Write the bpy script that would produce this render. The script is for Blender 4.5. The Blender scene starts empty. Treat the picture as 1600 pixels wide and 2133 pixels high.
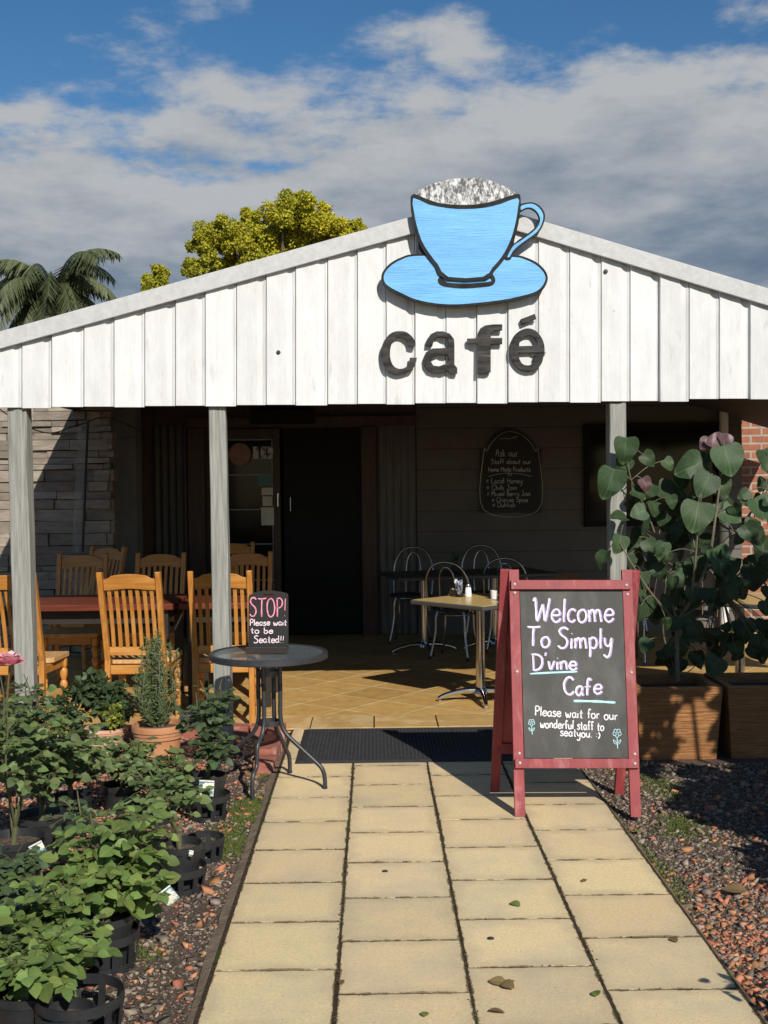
import bpy, math, random
import numpy as np
from mathutils import Vector, Matrix, noise as mnoise
R = math.radians
S = bpy.context.scene
COL = S.collection
random.seed(7)

# ------------------------------------------------------------------ camera
FPX, CH = 2430.0, 1.6
yaw, pitch, roll = 0.00823, 0.0255, 0.011
fw = Vector((math.sin(yaw) * math.cos(pitch), math.cos(yaw) * math.cos(pitch), -math.sin(pitch)))
r0 = Vector((math.cos(yaw), -math.sin(yaw), 0)); u0 = r0.cross(fw)
rt = r0 * math.cos(roll) - u0 * math.sin(roll); up = u0 * math.cos(roll) + r0 * math.sin(roll)
cam_d = bpy.data.cameras.new("camera"); cam = bpy.data.objects.new("camera", cam_d); COL.objects.link(cam)
M = Matrix((rt, up, -fw)).transposed().to_4x4(); M.translation = (0, 0, CH); cam.matrix_world = M
cam_d.sensor_fit = 'HORIZONTAL'; cam_d.sensor_width = 36; cam_d.lens = 36 * FPX / 1600
cam_d.clip_start = .05; cam_d.clip_end = 3000
S.camera = cam
# ------------------------------------------------------------------ exposure
S.view_settings.view_transform = 'Standard'; S.view_settings.look = 'None'
S.view_settings.exposure = 0.12; S.view_settings.gamma = 1
S.cycles.max_bounces = 6; S.cycles.transparent_max_bounces = 12
S.cycles.use_denoising = True
# ------------------------------------------------------------------ sun and sky
SUN = Vector((.36, -1, .70)).normalized()
sl = bpy.data.lights.new("sun", 'SUN'); sl.energy = 4.7; sl.angle = R(.5); sl.color = (1, .945, .86)
so = bpy.data.objects.new("sun", sl); COL.objects.link(so)
so.rotation_euler = (-SUN).to_track_quat('-Z', 'Y').to_euler(); so.location = SUN * 30
W = bpy.data.worlds.new("World"); S.world = W; W.use_nodes = True
def world():
    t = W.node_tree; t.nodes.clear(); N = t.nodes.new; L = t.links.new
    def math_(op, a, b=None, c=None, clamp=False):
        n = N('ShaderNodeMath'); n.operation = op; n.use_clamp = clamp
        for i, x in enumerate((a, b, c)):
            if x is None: continue
            if isinstance(x, (int, float)): n.inputs[i].default_value = x
            else: L(x, n.inputs[i])
        return n.outputs[0]
    def ss(x, a, b):
        n = N('ShaderNodeMapRange'); n.interpolation_type = 'SMOOTHSTEP'
        L(x, n.inputs[0]); n.inputs[1].default_value = a; n.inputs[2].default_value = b; return n.outputs[0]
    def fbm(v, s, d, r, off):
        m = N('ShaderNodeMapping'); m.inputs[1].default_value = off; L(v, m.inputs[0])
        n = N('ShaderNodeTexNoise'); n.inputs['Scale'].default_value = s; n.inputs['Detail'].default_value = d; n.inputs['Roughness'].default_value = r
        L(m.outputs[0], n.inputs['Vector']); return n.outputs[0]
    sky = N('ShaderNodeTexSky'); sky.sky_type = 'NISHITA'; sky.sun_disc = False
    sky.sun_elevation = math.asin(SUN.z); sky.sun_rotation = math.atan2(SUN.x, SUN.y)
    sky.air_density = 1.0; sky.dust_density = .3; sky.ozone_density = 2.5
    hs = N('ShaderNodeHueSaturation'); hs.inputs['Saturation'].default_value = 1.28; L(sky.outputs[0], hs.inputs['Color'])
    b1 = N('ShaderNodeBackground'); b1.inputs[1].default_value = .078; L(hs.outputs[0], b1.inputs[0])
    tc = N('ShaderNodeTexCoord'); sp = N('ShaderNodeSeparateXYZ'); L(tc.outputs['Generated'], sp.inputs[0])
    x, y, z = sp.outputs
    zz = math_('MAXIMUM', math_('ADD', z, .15), .02)
    cv = N('ShaderNodeCombineXYZ'); L(math_('DIVIDE', x, zz), cv.inputs[0]); L(math_('MULTIPLY', math_('DIVIDE', y, zz), 1.0), cv.inputs[1])
    v = cv.outputs[0]
    n1 = fbm(v, 1.7, 9, .56, (3.1, .4, 0)); n2 = fbm(v, 3.2, 8, .58, (7.7, 2.2, 0)); n3 = fbm(v, 1.1, 4, .5, (1.7, 6.2, 0))
    n4 = fbm(v, 6.0, 10, .62, (9.7, 4.2, 0))
    vs_ = N('ShaderNodeVectorMath'); vs_.operation = 'SCALE'; L(v, vs_.inputs[0]); vs_.inputs[3].default_value = .945
    rel = math_('ADD', math_('SUBTRACT', n1, fbm(vs_.outputs[0], 1.7, 9, .56, (3.1, .4, 0))), math_('MULTIPLY', math_('SUBTRACT', n4, fbm(vs_.outputs[0], 6.0, 10, .62, (9.7, 4.2, 0))), .35))
    # how much cloud there is at a height above the horizon (a deck that ends about 18 degrees up, higher to the right)
    edge = math_('SUBTRACT', math_('ADD', .338, math_('MULTIPLY', x, .10)), z)
    cov = math_('MULTIPLY', edge, 5.2)
    dens = math_('ADD', math_('ADD', cov, math_('MULTIPLY', math_('SUBTRACT', n1, .5), 1.9)), math_('MULTIPLY', math_('SUBTRACT', n4, .5), .85))
    def blob(cx, cz, rx, rz, amp):
        a = math_('POWER', math_('ABSOLUTE', math_('DIVIDE', math_('SUBTRACT', x, cx), rx)), 2); b = math_('POWER', math_('ABSOLUTE', math_('DIVIDE', math_('SUBTRACT', z, cz), rz)), 2)
        return math_('MULTIPLY', math_('MAXIMUM', math_('SUBTRACT', 1.0, math_('ADD', a, b)), 0.0), amp)
    for q in ((.02, .375, .08, .06, .30), (-.115, .39, .06, .04, .30), (.085, .355, .05, .035, .30)): dens = math_('ADD', dens, blob(*q))
    front = ss(y, .1, .5)
    mask = math_('MULTIPLY', math_('MULTIPLY', ss(dens, -.06, .26), front), .96)
    # brightness: lit edges bright, thick parts grey
    thick = ss(dens, .1, 1.15)
    lum = math_('ADD', math_('SUBTRACT', 1.0, math_('MULTIPLY', thick, .58)), math_('MULTIPLY', math_('SUBTRACT', n2, .5), .62))
    lum = math_('ADD', lum, math_('MULTIPLY', rel, 1.9))
    lum = math_('ADD', lum, math_('MULTIPLY', math_('SUBTRACT', n3, .52), .25))
    cr = N('ShaderNodeValToRGB'); e = cr.color_ramp.elements
    e[0].position = .05; e[0].color = (.17, .235, .345, 1); e[1].position = 1.0; e[1].color = (.66, .68, .70, 1)
    k = cr.color_ramp.elements.new(.42); k.color = (.275, .345, .44, 1)
    L(lum, cr.inputs[0])
    b2 = N('ShaderNodeBackground'); b2.inputs[1].default_value = .66; L(cr.outputs[0], b2.inputs[0])
    mx = N('ShaderNodeMixShader'); L(mask, mx.inputs[0]); L(b1.outputs[0], mx.inputs[1]); L(b2.outputs[0], mx.inputs[2])
    o = N('ShaderNodeOutputWorld'); L(mx.outputs[0], o.inputs[0])
world()

# ------------------------------------------------------------------ pixel of the photograph -> point in the place
def ray(px, py): return fw + rt * ((px - 800) / FPX) + up * ((1066.5 - py) / FPX)
def PY(px, py, Y):
    d = ray(px, py); return Vector((0, 0, CH)) + d * (Y / d.y)
def PZ(px, py, z=0.0):
    d = ray(px, py); return Vector((0, 0, CH)) + d * ((z - CH) / d.z)
def PP(px, py, p, n):
    o = Vector((0, 0, CH)); d = ray(px, py); return o + d * ((p - o).dot(n) / d.dot(n))

# ------------------------------------------------------------------ materials
def mat(name, c1, c2=None, rough=.6, metal=0, scale=8, stretch=(1, 1, 1), detail=6, nrough=.6, lo=.35, hi=.65, bump=0, bscale=None, bstretch=None,
        island=0, spots=None, spec=.5, coat=0, alpha=1, transl=0, c3=None, c3scale=2, c3lo=.5, c3hi=.6, c3stretch=(1, 1, 1), bdist=.01, uv=False, veins=None, trans=0, ior=1.45):
    m = bpy.data.materials.new(name); m.use_nodes = True; t = m.node_tree; t.nodes.clear(); N = t.nodes.new; L = t.links.new
    o = N('ShaderNodeOutputMaterial'); b = N('ShaderNodeBsdfPrincipled')
    b.inputs['Roughness'].default_value = rough; b.inputs['Metallic'].default_value = metal
    b.inputs['Specular IOR Level'].default_value = spec; b.inputs['Coat Weight'].default_value = coat; b.inputs['Alpha'].default_value = alpha
    b.inputs['Transmission Weight'].default_value = trans; b.inputs['IOR'].default_value = ior
    tc = N('ShaderNodeTexCoord')
    def nz(s, st, d=6, r=.6, off=0):
        mp = N('ShaderNodeMapping'); mp.inputs[3].default_value = st; mp.inputs[1].default_value = (off, off * .7, off * 1.3); L(tc.outputs['UV' if uv else 'Object'], mp.inputs[0])
        n = N('ShaderNodeTexNoise'); n.inputs['Scale'].default_value = s; n.inputs['Detail'].default_value = d; n.inputs['Roughness'].default_value = r
        L(mp.outputs[0], n.inputs['Vector']); return n.outputs[0]
    def mr(x, a, bb, c=0, d=1):
        n = N('ShaderNodeMapRange'); L(x, n.inputs[0])
        for i, q in enumerate((a, bb, c, d)): n.inputs[i + 1].default_value = q
        return n.outputs[0]
    def mix(f, a, bb, mode='MIX'):
        n = N('ShaderNodeMix'); n.data_type = 'RGBA'; n.blend_type = mode
        if isinstance(f, (int, float)): n.inputs[0].default_value = f
        else: L(f, n.inputs[0])
        for i, q in ((6, a), (7, bb)):
            if isinstance(q, tuple): n.inputs[i].default_value = q + (1,) if len(q) == 3 else q
            else: L(q, n.inputs[i])
        return n.outputs[2]
    col = c1
    if c2: col = mix(mr(nz(scale, stretch, detail, nrough), lo, hi), c1, c2)
    if c3: col = mix(mr(nz(c3scale, c3stretch, 6, .65, 5), c3lo, c3hi), col, c3)
    if spots: # (colour, scale, size)
        v = N('ShaderNodeTexVoronoi'); v.inputs['Scale'].default_value = spots[1]; L(tc.outputs['Object'], v.inputs['Vector'])
        col = mix(mr(v.outputs['Distance'], spots[2], spots[2] * .6), col, spots[0])
    if veins is not None:
        s = N('ShaderNodeSeparateXYZ'); L(tc.outputs['UV'], s.inputs[0])
        def ma(op, a, b2=None):
            n = N('ShaderNodeMath'); n.operation = op
            for i, q in enumerate((a, b2)):
                if q is None: continue
                if isinstance(q, (int, float)): n.inputs[i].default_value = q
                else: L(q, n.inputs[i])
            return n.outputs[0]
        au = ma('ABSOLUTE', ma('SUBTRACT', s.outputs[0], .5))
        mid = mr(au, .035, .012)
        if veins[1]: st = ma('ABSOLUTE', ma('SUBTRACT', ma('FRACT', ma('SUBTRACT', ma('MULTIPLY', s.outputs[1], veins[1]), ma('MULTIPLY', au, veins[2]))), .5))
        else: st = ma('MULTIPLY', ma('ABSOLUTE', ma('SUBTRACT', ma('FRACT', ma('MULTIPLY', ma('ARCTAN2', au, ma('ADD', s.outputs[1], .03)), 2.15)), .45)), 1.1)
        sv = mr(st, .09, .02); vn = ma('MAXIMUM', mid, ma('MULTIPLY', sv, .6))
        col = mix(vn, col, veins[0])
    if island:
        g = N('ShaderNodeNewGeometry'); h = N('ShaderNodeHueSaturation')
        L(mr(g.outputs['Random Per Island'], 0, 1, 1 - island, 1 + island), h.inputs['Value'])
        wn = N('ShaderNodeTexWhiteNoise'); wn.noise_dimensions = '1D'; L(g.outputs['Random Per Island'], wn.inputs['W'])
        L(mr(wn.outputs['Value'], 0, 1, .5 - island * .05, .5 + island * .05), h.inputs['Hue'])
        if isinstance(col, tuple): h.inputs['Color'].default_value = col + (1,)
        else: L(col, h.inputs['Color'])
        col = h.outputs[0]
    if isinstance(col, tuple): b.inputs['Base Color'].default_value = col + (1,)
    else: L(col, b.inputs['Base Color'])
    if bump:
        bn = N('ShaderNodeBump'); bn.inputs['Strength'].default_value = bump; bn.inputs['Distance'].default_value = bdist
        L(nz(bscale or scale * 2, bstretch or stretch, 8, .65, 2), bn.inputs['Height']); L(bn.outputs[0], b.inputs['Normal'])
    sh = b.outputs[0]
    if transl:
        tr = N('ShaderNodeBsdfTranslucent'); ms = N('ShaderNodeMixShader'); ms.inputs[0].default_value = transl
        tcx = mix(.55, col if not isinstance(col, tuple) else col, (.22, .30, .03))
        L(tcx, tr.inputs[0]); L(sh, ms.inputs[1]); L(tr.outputs[0], ms.inputs[2]); sh = ms.outputs[0]
    L(sh, o.inputs[0]); m['b'] = 1
    return m

def tile_mat(name, ca, cb, grout, size, rot, mortar, off=(0, 0), rough=.7):
    m = bpy.data.materials.new(name); m.use_nodes = True; t = m.node_tree; b = t.nodes['Principled BSDF']; N = t.nodes.new; L = t.links.new
    tc = N('ShaderNodeTexCoord'); mp = N('ShaderNodeMapping'); mp.inputs[2].default_value = (0, 0, rot); mp.inputs[1].default_value = (off[0], off[1], 0); L(tc.outputs['Object'], mp.inputs[0])
    nn = N('ShaderNodeTexNoise'); nn.inputs['Scale'].default_value = 5; nn.inputs['Detail'].default_value = 6
    add = N('ShaderNodeMix'); add.data_type = 'VECTOR'; add.inputs[0].default_value = .012
    L(tc.outputs['Object'], nn.inputs['Vector']); L(mp.outputs[0], add.inputs[4]); L(nn.outputs['Color'], add.inputs[5])
    br = N('ShaderNodeTexBrick'); br.offset = 0; br.squash = 1; br.inputs['Scale'].default_value = 1; br.inputs['Mortar Size'].default_value = mortar
    br.inputs['Brick Width'].default_value = size; br.inputs['Row Height'].default_value = size; br.inputs['Mortar Smooth'].default_value = .25
    br.inputs['Color1'].default_value = ca + (1,); br.inputs['Color2'].default_value = cb + (1,); br.inputs['Mortar'].default_value = grout + (1,)
    L(add.outputs[1], br.inputs['Vector'])
    n2 = N('ShaderNodeTexNoise'); n2.inputs['Scale'].default_value = 9; n2.inputs['Detail'].default_value = 10; n2.inputs['Roughness'].default_value = .7; L(tc.outputs['Object'], n2.inputs['Vector'])
    mr = N('ShaderNodeMapRange'); L(n2.outputs[0], mr.inputs[0]); mr.inputs[1].default_value = .3; mr.inputs[2].default_value = .7; mr.inputs[3].default_value = .72; mr.inputs[4].default_value = 1.12
    h = N('ShaderNodeHueSaturation'); L(br.outputs[0], h.inputs['Color']); L(mr.outputs[0], h.inputs['Value'])
    L(h.outputs[0], b.inputs['Base Color']); b.inputs['Roughness'].default_value = rough
    bp = N('ShaderNodeBump'); bp.inputs['Strength'].default_value = .5; bp.inputs['Distance'].default_value = .004; L(n2.outputs[0], bp.inputs['Height']); L(bp.outputs[0], b.inputs['Normal'])
    return m

def brick_mat(name, ca, cb, mortar, w, hgt, ms, bumpd=.01, vertical=True, noise=.02):
    m = bpy.data.materials.new(name); m.use_nodes = True; t = m.node_tree; b = t.nodes['Principled BSDF']; N = t.nodes.new; L = t.links.new
    tc = N('ShaderNodeTexCoord'); sp = N('ShaderNodeSeparateXYZ'); cb_ = N('ShaderNodeCombineXYZ'); L(tc.outputs['Object'], sp.inputs[0])
    L(sp.outputs[0], cb_.inputs[0]); L(sp.outputs[2], cb_.inputs[1])
    nn = N('ShaderNodeTexNoise'); nn.inputs['Scale'].default_value = 7; L(tc.outputs['Object'], nn.inputs['Vector'])
    add = N('ShaderNodeMix'); add.data_type = 'VECTOR'; add.inputs[0].default_value = noise; L(cb_.outputs[0], add.inputs[4]); L(nn.outputs['Color'], add.inputs[5])
    br = N('ShaderNodeTexBrick'); br.inputs['Scale'].default_value = 1; br.inputs['Mortar Size'].default_value = ms; br.inputs['Brick Width'].default_value = w; br.inputs['Row Height'].default_value = hgt
    br.inputs['Color1'].default_value = ca + (1,); br.inputs['Color2'].default_value = cb + (1,); br.inputs['Mortar'].default_value = mortar + (1,); L(add.outputs[1], br.inputs['Vector'])
    n2 = N('ShaderNodeTexNoise'); n2.inputs['Scale'].default_value = 14; n2.inputs['Detail'].default_value = 10; n2.inputs['Roughness'].default_value = .7; L(tc.outputs['Object'], n2.inputs['Vector'])
    mr = N('ShaderNodeMapRange'); L(n2.outputs[0], mr.inputs[0]); mr.inputs[1].default_value = .3; mr.inputs[2].default_value = .7; mr.inputs[3].default_value = .7; mr.inputs[4].default_value = 1.25
    h = N('ShaderNodeHueSaturation'); L(br.outputs[0], h.inputs['Color']); L(mr.outputs[0], h.inputs['Value']); L(h.outputs[0], b.inputs['Base Color']); b.inputs['Roughness'].default_value = .85
    bp = N('ShaderNodeBump'); bp.invert = True; bp.inputs['Distance'].default_value = bumpd; L(br.outputs['Fac'], bp.inputs['Height']); L(bp.outputs[0], b.inputs['Normal'])
    return m

m_white = mat('white paint weathered', (.70, .70, .685), (.60, .60, .585), rough=.7, spec=.3, scale=3, stretch=(3, 3, 1.2), detail=9, nrough=.72, bump=.35, bscale=14, bstretch=(5, 5, .5), c3=(.40, .39, .37), c3scale=3.5, c3stretch=(7, 7, 1.6), c3lo=.60, c3hi=.86, island=.06, spots=((.20, .19, .17), 4.5, .03))
m_barge = mat('pale grey metal flashing', (.52, .52, .505), (.44, .44, .43), rough=.6, scale=30, bump=.1, bscale=90)
m_post = mat('weathered grey timber', (.34, .335, .30), (.20, .20, .175), rough=.85, scale=7, stretch=(9, 9, .45), detail=8, bump=.5, bscale=10, bstretch=(12, 12, .4), c3=(.13, .12, .10), c3scale=3, c3stretch=(7, 7, .35), c3lo=.6, c3hi=.7, spots=((.075, .06, .045), 2.6, .055))
m_roof = mat('dark roof iron', (.06, .055, .05), (.04, .036, .032), rough=.7, scale=4)
m_sky_blue = mat('sky blue paint', (.19, .49, .81), (.14, .39, .70), rough=.6, scale=4, stretch=(.7, 4, 4), detail=9, bump=.5, bscale=9, bstretch=(.7, 5, 14), c3=(.06, .14, .24), c3scale=7, c3stretch=(.5, 4, 10), c3lo=.645, c3hi=.74)
m_line = mat('black outline paint', (.012, .012, .012), (.030, .030, .028), rough=.7, scale=12, spec=.2)
m_foam = mat('white foam paint with black scratches', (.78, .78, .76), (.09, .09, .09), rough=.7, scale=20, stretch=(2.4, 1, 1.1), lo=.41, hi=.56, detail=10, nrough=.78, bump=.3)
m_letter = mat('charred grey timber', (.070, .066, .060), (.018, .017, .016), rough=.8, spec=.25, scale=7, stretch=(1.2, 4, 5), bump=.25, bscale=9, bstretch=(.8, 4, 8), c3=(.13, .122, .11), c3scale=6, c3stretch=(.7, 4, 10), c3lo=.63, c3hi=.72)
m_oak = mat('golden varnished timber', (.55, .25, .055), (.41, .155, .028), rough=.38, scale=6, stretch=(8, 8, .6), detail=7, bump=.1, c3=(.60, .30, .085), c3scale=2.5, c3stretch=(6, 6, .8), c3lo=.5, c3hi=.68, coat=.12)
m_oakh = mat('golden varnished timber across', (.55, .25, .055), (.41, .155, .028), rough=.38, scale=6, stretch=(.6, 8, 8), detail=7, bump=.1, c3=(.60, .30, .085), c3scale=2.5, c3stretch=(.8, 6, 6), c3lo=.5, c3hi=.68, coat=.12)
m_seat = mat('worn timber seat', (.52, .26, .075), (.60, .40, .20), rough=.5, scale=4, stretch=(8, .8, 4), bump=.1)
m_redtop = mat('red brown tabletop', (.17, .042, .022), (.11, .026, .015), rough=.4, spec=.3, scale=5, stretch=(.5, 6, 6))
m_dark = mat('dark stained timber', (.03, .022, .018), (.02, .015, .012), rough=.5, scale=8)
m_black = mat('black plastic', (.018, .019, .020), (.026, .027, .029), rough=.42, scale=20, bump=.05)
m_iron = mat('charcoal powder coat', (.026, .028, .031), (.036, .038, .041), rough=.42, scale=60, bump=.06, bscale=200, spec=.6)
m_chrome = mat('polished steel', (.62, .60, .56), rough=.16, metal=1)
m_steel = mat('dull steel tube', (.42, .41, .40), rough=.27, metal=1)
m_glass = mat('hammered table glass', (.16, .19, .19), rough=.12, alpha=.55, scale=40, bump=.6, bscale=70, spec=.45, bdist=.003)
m_redpaint = mat('dusty red paint', (.29, .045, .048), (.22, .032, .036), rough=.55, scale=7, stretch=(3, 3, 1), bump=.15, bscale=30, c3=(.45, .19, .19), c3scale=5, c3stretch=(3, 3, .8), c3lo=.52, c3hi=.80)
m_bolt = mat('pinkish bolt head', (.55, .42, .40), rough=.4, metal=.4)
m_board = mat('chalkboard', (.072, .070, .064), (.055, .054, .050), rough=.75, scale=3, stretch=(1, 1, .5), c3=(.15, .147, .14), c3scale=3.2, c3stretch=(1.6, 1, .7), c3lo=.47, c3hi=.82)
m_board2 = mat('black chalkboard', (.012, .012, .012), (.018, .018, .018), rough=.6, scale=5)
m_chalk = mat('white chalk pen', (.80, .79, .78), (.66, .63, .70), rough=.8, scale=60)
m_purple = mat('lilac chalk pen', (.36, .26, .52), (.50, .40, .66), rough=.8, scale=60)
m_cyan = mat('pale blue chalk pen', (.38, .66, .72), (.48, .72, .75), rough=.8, scale=60)
m_pink = mat('pink chalk pen', (.70, .20, .30), (.78, .34, .42), rough=.8, scale=50)
m_palepink = mat('pale pink chalk pen', (.85, .70, .74), (.8, .6, .66), rough=.8, scale=50)
m_dimchalk = mat('grey chalk', (.62, .62, .60), (.35, .35, .34), rough=.9, scale=70)
m_terra = mat('terracotta', (.46, .215, .10), (.39, .165, .075), rough=.8, scale=7, bump=.1, bscale=60, c3=(.56, .33, .20), c3scale=3, c3lo=.52, c3hi=.75)
m_terrap = mat('pale terracotta', (.56, .33, .22), (.48, .25, .15), rough=.85, scale=7, c3=(.62, .45, .34), c3scale=3)
m_soil = mat('potting mix', (.07, .045, .03), (.22, .16, .11), rough=.95, scale=70, lo=.42, hi=.62, bump=1, bscale=90, bdist=.02)
m_rubber = mat('black rubber', (.030, .030, .031), (.042, .042, .043), rough=.6, scale=30)
m_planter = mat('brown stone planter', (.40, .185, .065), (.28, .122, .042), rough=.8, scale=9, stretch=(.8, .8, 7), bump=1.0, bscale=6, bstretch=(.9, .9, 12), bdist=.02, c3=(.42, .22, .09), c3scale=4, c3stretch=(1, 1, 5), c3lo=.55, c3hi=.7)
def paver_mat():
    m = mat('sand concrete paver', (.84, .665, .385), (.53, .40, .21), rough=.9, spec=.25, scale=85, lo=.3, hi=.7, nrough=.9, bump=.6, bscale=140, island=.09, c3=(.50, .42, .29), c3scale=2.1, c3lo=.46, c3hi=.78, spots=((.22, .165, .09), 24, .07), bdist=.003)
    t = m.node_tree; b = next(n for n in t.nodes if n.type == 'BSDF_PRINCIPLED'); N = t.nodes.new; L = t.links.new; src = b.inputs['Base Color'].links[0].from_socket
    tc = N('ShaderNodeTexCoord'); sp = N('ShaderNodeSeparateXYZ'); L(tc.outputs['UV'], sp.inputs[0])
    def ma(op, a, c=None):
        n = N('ShaderNodeMath'); n.operation = op
        for i, q in enumerate((a, c)):
            if q is None: continue
            if isinstance(q, (int, float)): n.inputs[i].default_value = q
            else: L(q, n.inputs[i])
        return n.outputs[0]
    e = lambda x: ma('SUBTRACT', .5, ma('ABSOLUTE', ma('SUBTRACT', x, .5)))
    ed = ma('MINIMUM', e(sp.outputs[0]), e(sp.outputs[1]))
    def nz(sc):
        n = N('ShaderNodeTexNoise'); n.inputs['Scale'].default_value = sc; n.inputs['Detail'].default_value = 8; n.inputs['Roughness'].default_value = .7; L(tc.outputs['Object'], n.inputs['Vector']); return n.outputs[0]
    a1 = ma('SUBTRACT', ma('MULTIPLY', ma('SUBTRACT', nz(13), .46), .11), ed)      # crumbled dirty rims
    mr = N('ShaderNodeMapRange'); L(a1, mr.inputs[0]); mr.inputs[1].default_value = -.006; mr.inputs[2].default_value = .006
    a2 = ma('SUBTRACT', ma('MULTIPLY', ma('SUBTRACT', nz(5), .32), .5), ed)
    m2 = N('ShaderNodeMapRange'); L(a2, m2.inputs[0]); m2.inputs[1].default_value = -.06; m2.inputs[2].default_value = .08; m2.inputs[4].default_value = .45
    x1 = N('ShaderNodeMix'); x1.data_type = 'RGBA'; L(m2.outputs[0], x1.inputs[0]); L(src, x1.inputs[6]); x1.inputs[7].default_value = (.44, .35, .22, 1)
    x2 = N('ShaderNodeMix'); x2.data_type = 'RGBA'; L(mr.outputs[0], x2.inputs[0]); L(x1.outputs[2], x2.inputs[6]); x2.inputs[7].default_value = (.17, .125, .07, 1)
    L(x2.outputs[2], b.inputs['Base Color']); return m
m_paver = paver_mat()
m_mortar = mat('joint dirt', (.085, .058, .036), (.035, .026, .017), rough=.95, spec=.1, scale=40, bump=1, c3=(.05, .065, .02), c3scale=3, c3lo=.55, c3hi=.6)
m_haunch = mat('rough mortar haunch', (.21, .155, .105), (.14, .105, .07), rough=.95, scale=14, bump=1, bscale=40, bdist=.015)
m_patio = tile_mat('sandstone patio tiles', (.54, .335, .105), (.44, .26, .078), (.70, .56, .33), .42, R(38), .006, (.1, .06))
m_border = mat('sandstone border pavers', (.50, .315, .115), (.42, .25, .085), rough=.8, scale=6, bump=.3, bscale=60, c3=(.55, .38, .17), c3scale=5, island=.06)
m_brick = mat('red brick', (.36, .135, .085), (.28, .095, .06), rough=.85, scale=12, bump=.4, bscale=60, c3=(.46, .29, .22), c3scale=6, c3lo=.55, c3hi=.7, island=.15)
m_stonewall = brick_mat('stacked stone', (.30, .265, .215), (.20, .18, .15), (.05, .045, .04), .42, .105, .006, .03, noise=.05)
m_brickwall = brick_mat('orange brick wall', (.36, .135, .07), (.25, .09, .05), (.36, .30, .24), .235, .086, .012, .01, noise=.004)
m_weather = mat('taupe weatherboard', (.125, .108, .094), (.105, .09, .078), rough=.6, scale=3)
m_siding = mat('grey fibro siding', (.26, .255, .245), (.21, .205, .195), rough=.6, scale=3)
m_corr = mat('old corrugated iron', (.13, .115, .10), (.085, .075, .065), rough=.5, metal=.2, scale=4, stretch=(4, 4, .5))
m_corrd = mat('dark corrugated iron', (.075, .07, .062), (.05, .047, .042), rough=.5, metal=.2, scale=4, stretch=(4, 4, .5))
m_timber = mat('brown timber trim', (.075, .042, .026), (.05, .028, .018), rough=.6, scale=5, stretch=(6, 6, .5))
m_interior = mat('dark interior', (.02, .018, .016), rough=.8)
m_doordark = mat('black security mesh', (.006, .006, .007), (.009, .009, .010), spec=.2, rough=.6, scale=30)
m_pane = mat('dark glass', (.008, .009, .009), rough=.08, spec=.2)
m_plainwhite = mat('white paint', (.72, .72, .70), (.66, .66, .64), rough=.5, scale=4)
m_paper = mat('paper', (.60, .56, .46), (.52, .48, .40), rough=.9, scale=20)
m_yellowtop = mat('speckled yellow laminate', (.58, .42, .175), (.50, .35, .13), rough=.3, scale=40)
m_edge = mat('charcoal edge band', (.07, .068, .066), rough=.35)
m_wicker = mat('brown wicker', (.20, .12, .05), (.09, .05, .02), rough=.7, scale=40, stretch=(1, 1, 4), bump=.6)
m_pvc = mat('clear pvc blind', (.20, .20, .20), (.55, .55, .55), rough=.2, alpha=.22, scale=3, stretch=(6, 6, .4), lo=.5, hi=.75)
m_leaf = mat('rose leaf', (.094, .134, .044), (.128, .172, .056), rough=.55, scale=3, island=.4, transl=.14, veins=((.10, .14, .065), 6, 5), spec=.28)
m_leafb = mat('bright rose leaf', (.11, .165, .040), (.145, .205, .050), rough=.5, scale=3, island=.35, transl=.18, veins=((.15, .21, .07), 6, 5), spec=.3)
m_leafd = mat('dark blue green leaf', (.050, .078, .033), (.068, .100, .042), rough=.5, scale=3, island=.35, transl=.12, veins=((.075, .11, .05), 6, 5), spec=.3)
m_hib = mat('heart leaf green', (.034, .062, .026), (.046, .078, .033), rough=.5, scale=4, island=.25, transl=.15, veins=((.075, .115, .052), 0, 0), spec=.25)
m_hibr = mat('heart leaf purple', (.075, .035, .040), (.10, .05, .05), rough=.45, scale=4, island=.2, transl=.12, veins=((.17, .09, .09), 0, 0))
m_cane = mat('green cane', (.07, .085, .03), (.12, .11, .055), rough=.6, scale=12)
m_bark = mat('brown bark', (.16, .11, .07), (.09, .065, .045), rough=.9, scale=15, stretch=(1, 1, .3), bump=.6)
m_stick = mat('pale plant stem', (.17, .15, .10), (.10, .09, .055), rough=.8, scale=20, stretch=(1, 1, .3))
m_rosem = mat('rosemary needles', (.085, .125, .045), (.125, .165, .06), rough=.6, scale=4, island=.35, transl=.1)
m_gold = mat('golden shrub leaf', (.24, .25, .03), (.16, .20, .03), rough=.5, scale=3, island=.25, transl=.2)
m_tree = mat('yellow green foliage', (.48, .42, .016), (.29, .29, .02), rough=.6, scale=.55, lo=.38, hi=.62, island=.3, transl=.2)
m_palm = mat('palm frond', (.065, .085, .035), (.10, .115, .05), rough=.5, scale=.6, island=.4, transl=.1)
m_petal = mat('pink petal', (.82, .22, .31), (.90, .55, .58), rough=.55, scale=12, island=.1, transl=.15)
m_yell = mat('yellow leaf', (.55, .42, .03), rough=.5, transl=.15)
m_tag = mat('plant tag photo', (.74, .72, .60), (.10, .22, .24), rough=.4, scale=26, lo=.48, hi=.56, detail=2)
m_tagw = mat('white label', (.74, .74, .72), (.25, .25, .25), rough=.5, scale=60, lo=.6, hi=.66)
m_galv = mat('galvanised steel', (.34, .35, .36), (.24, .25, .26), rough=.38, metal=.7, scale=9)
m_gravel = mat('gravel bed', (.085, .058, .040), (.17, .12, .085), rough=.95, scale=60, lo=.35, hi=.65, bump=1, bscale=70, bdist=.03, c3=(.27, .095, .05), c3scale=26, c3lo=.62, c3hi=.66)
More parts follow.
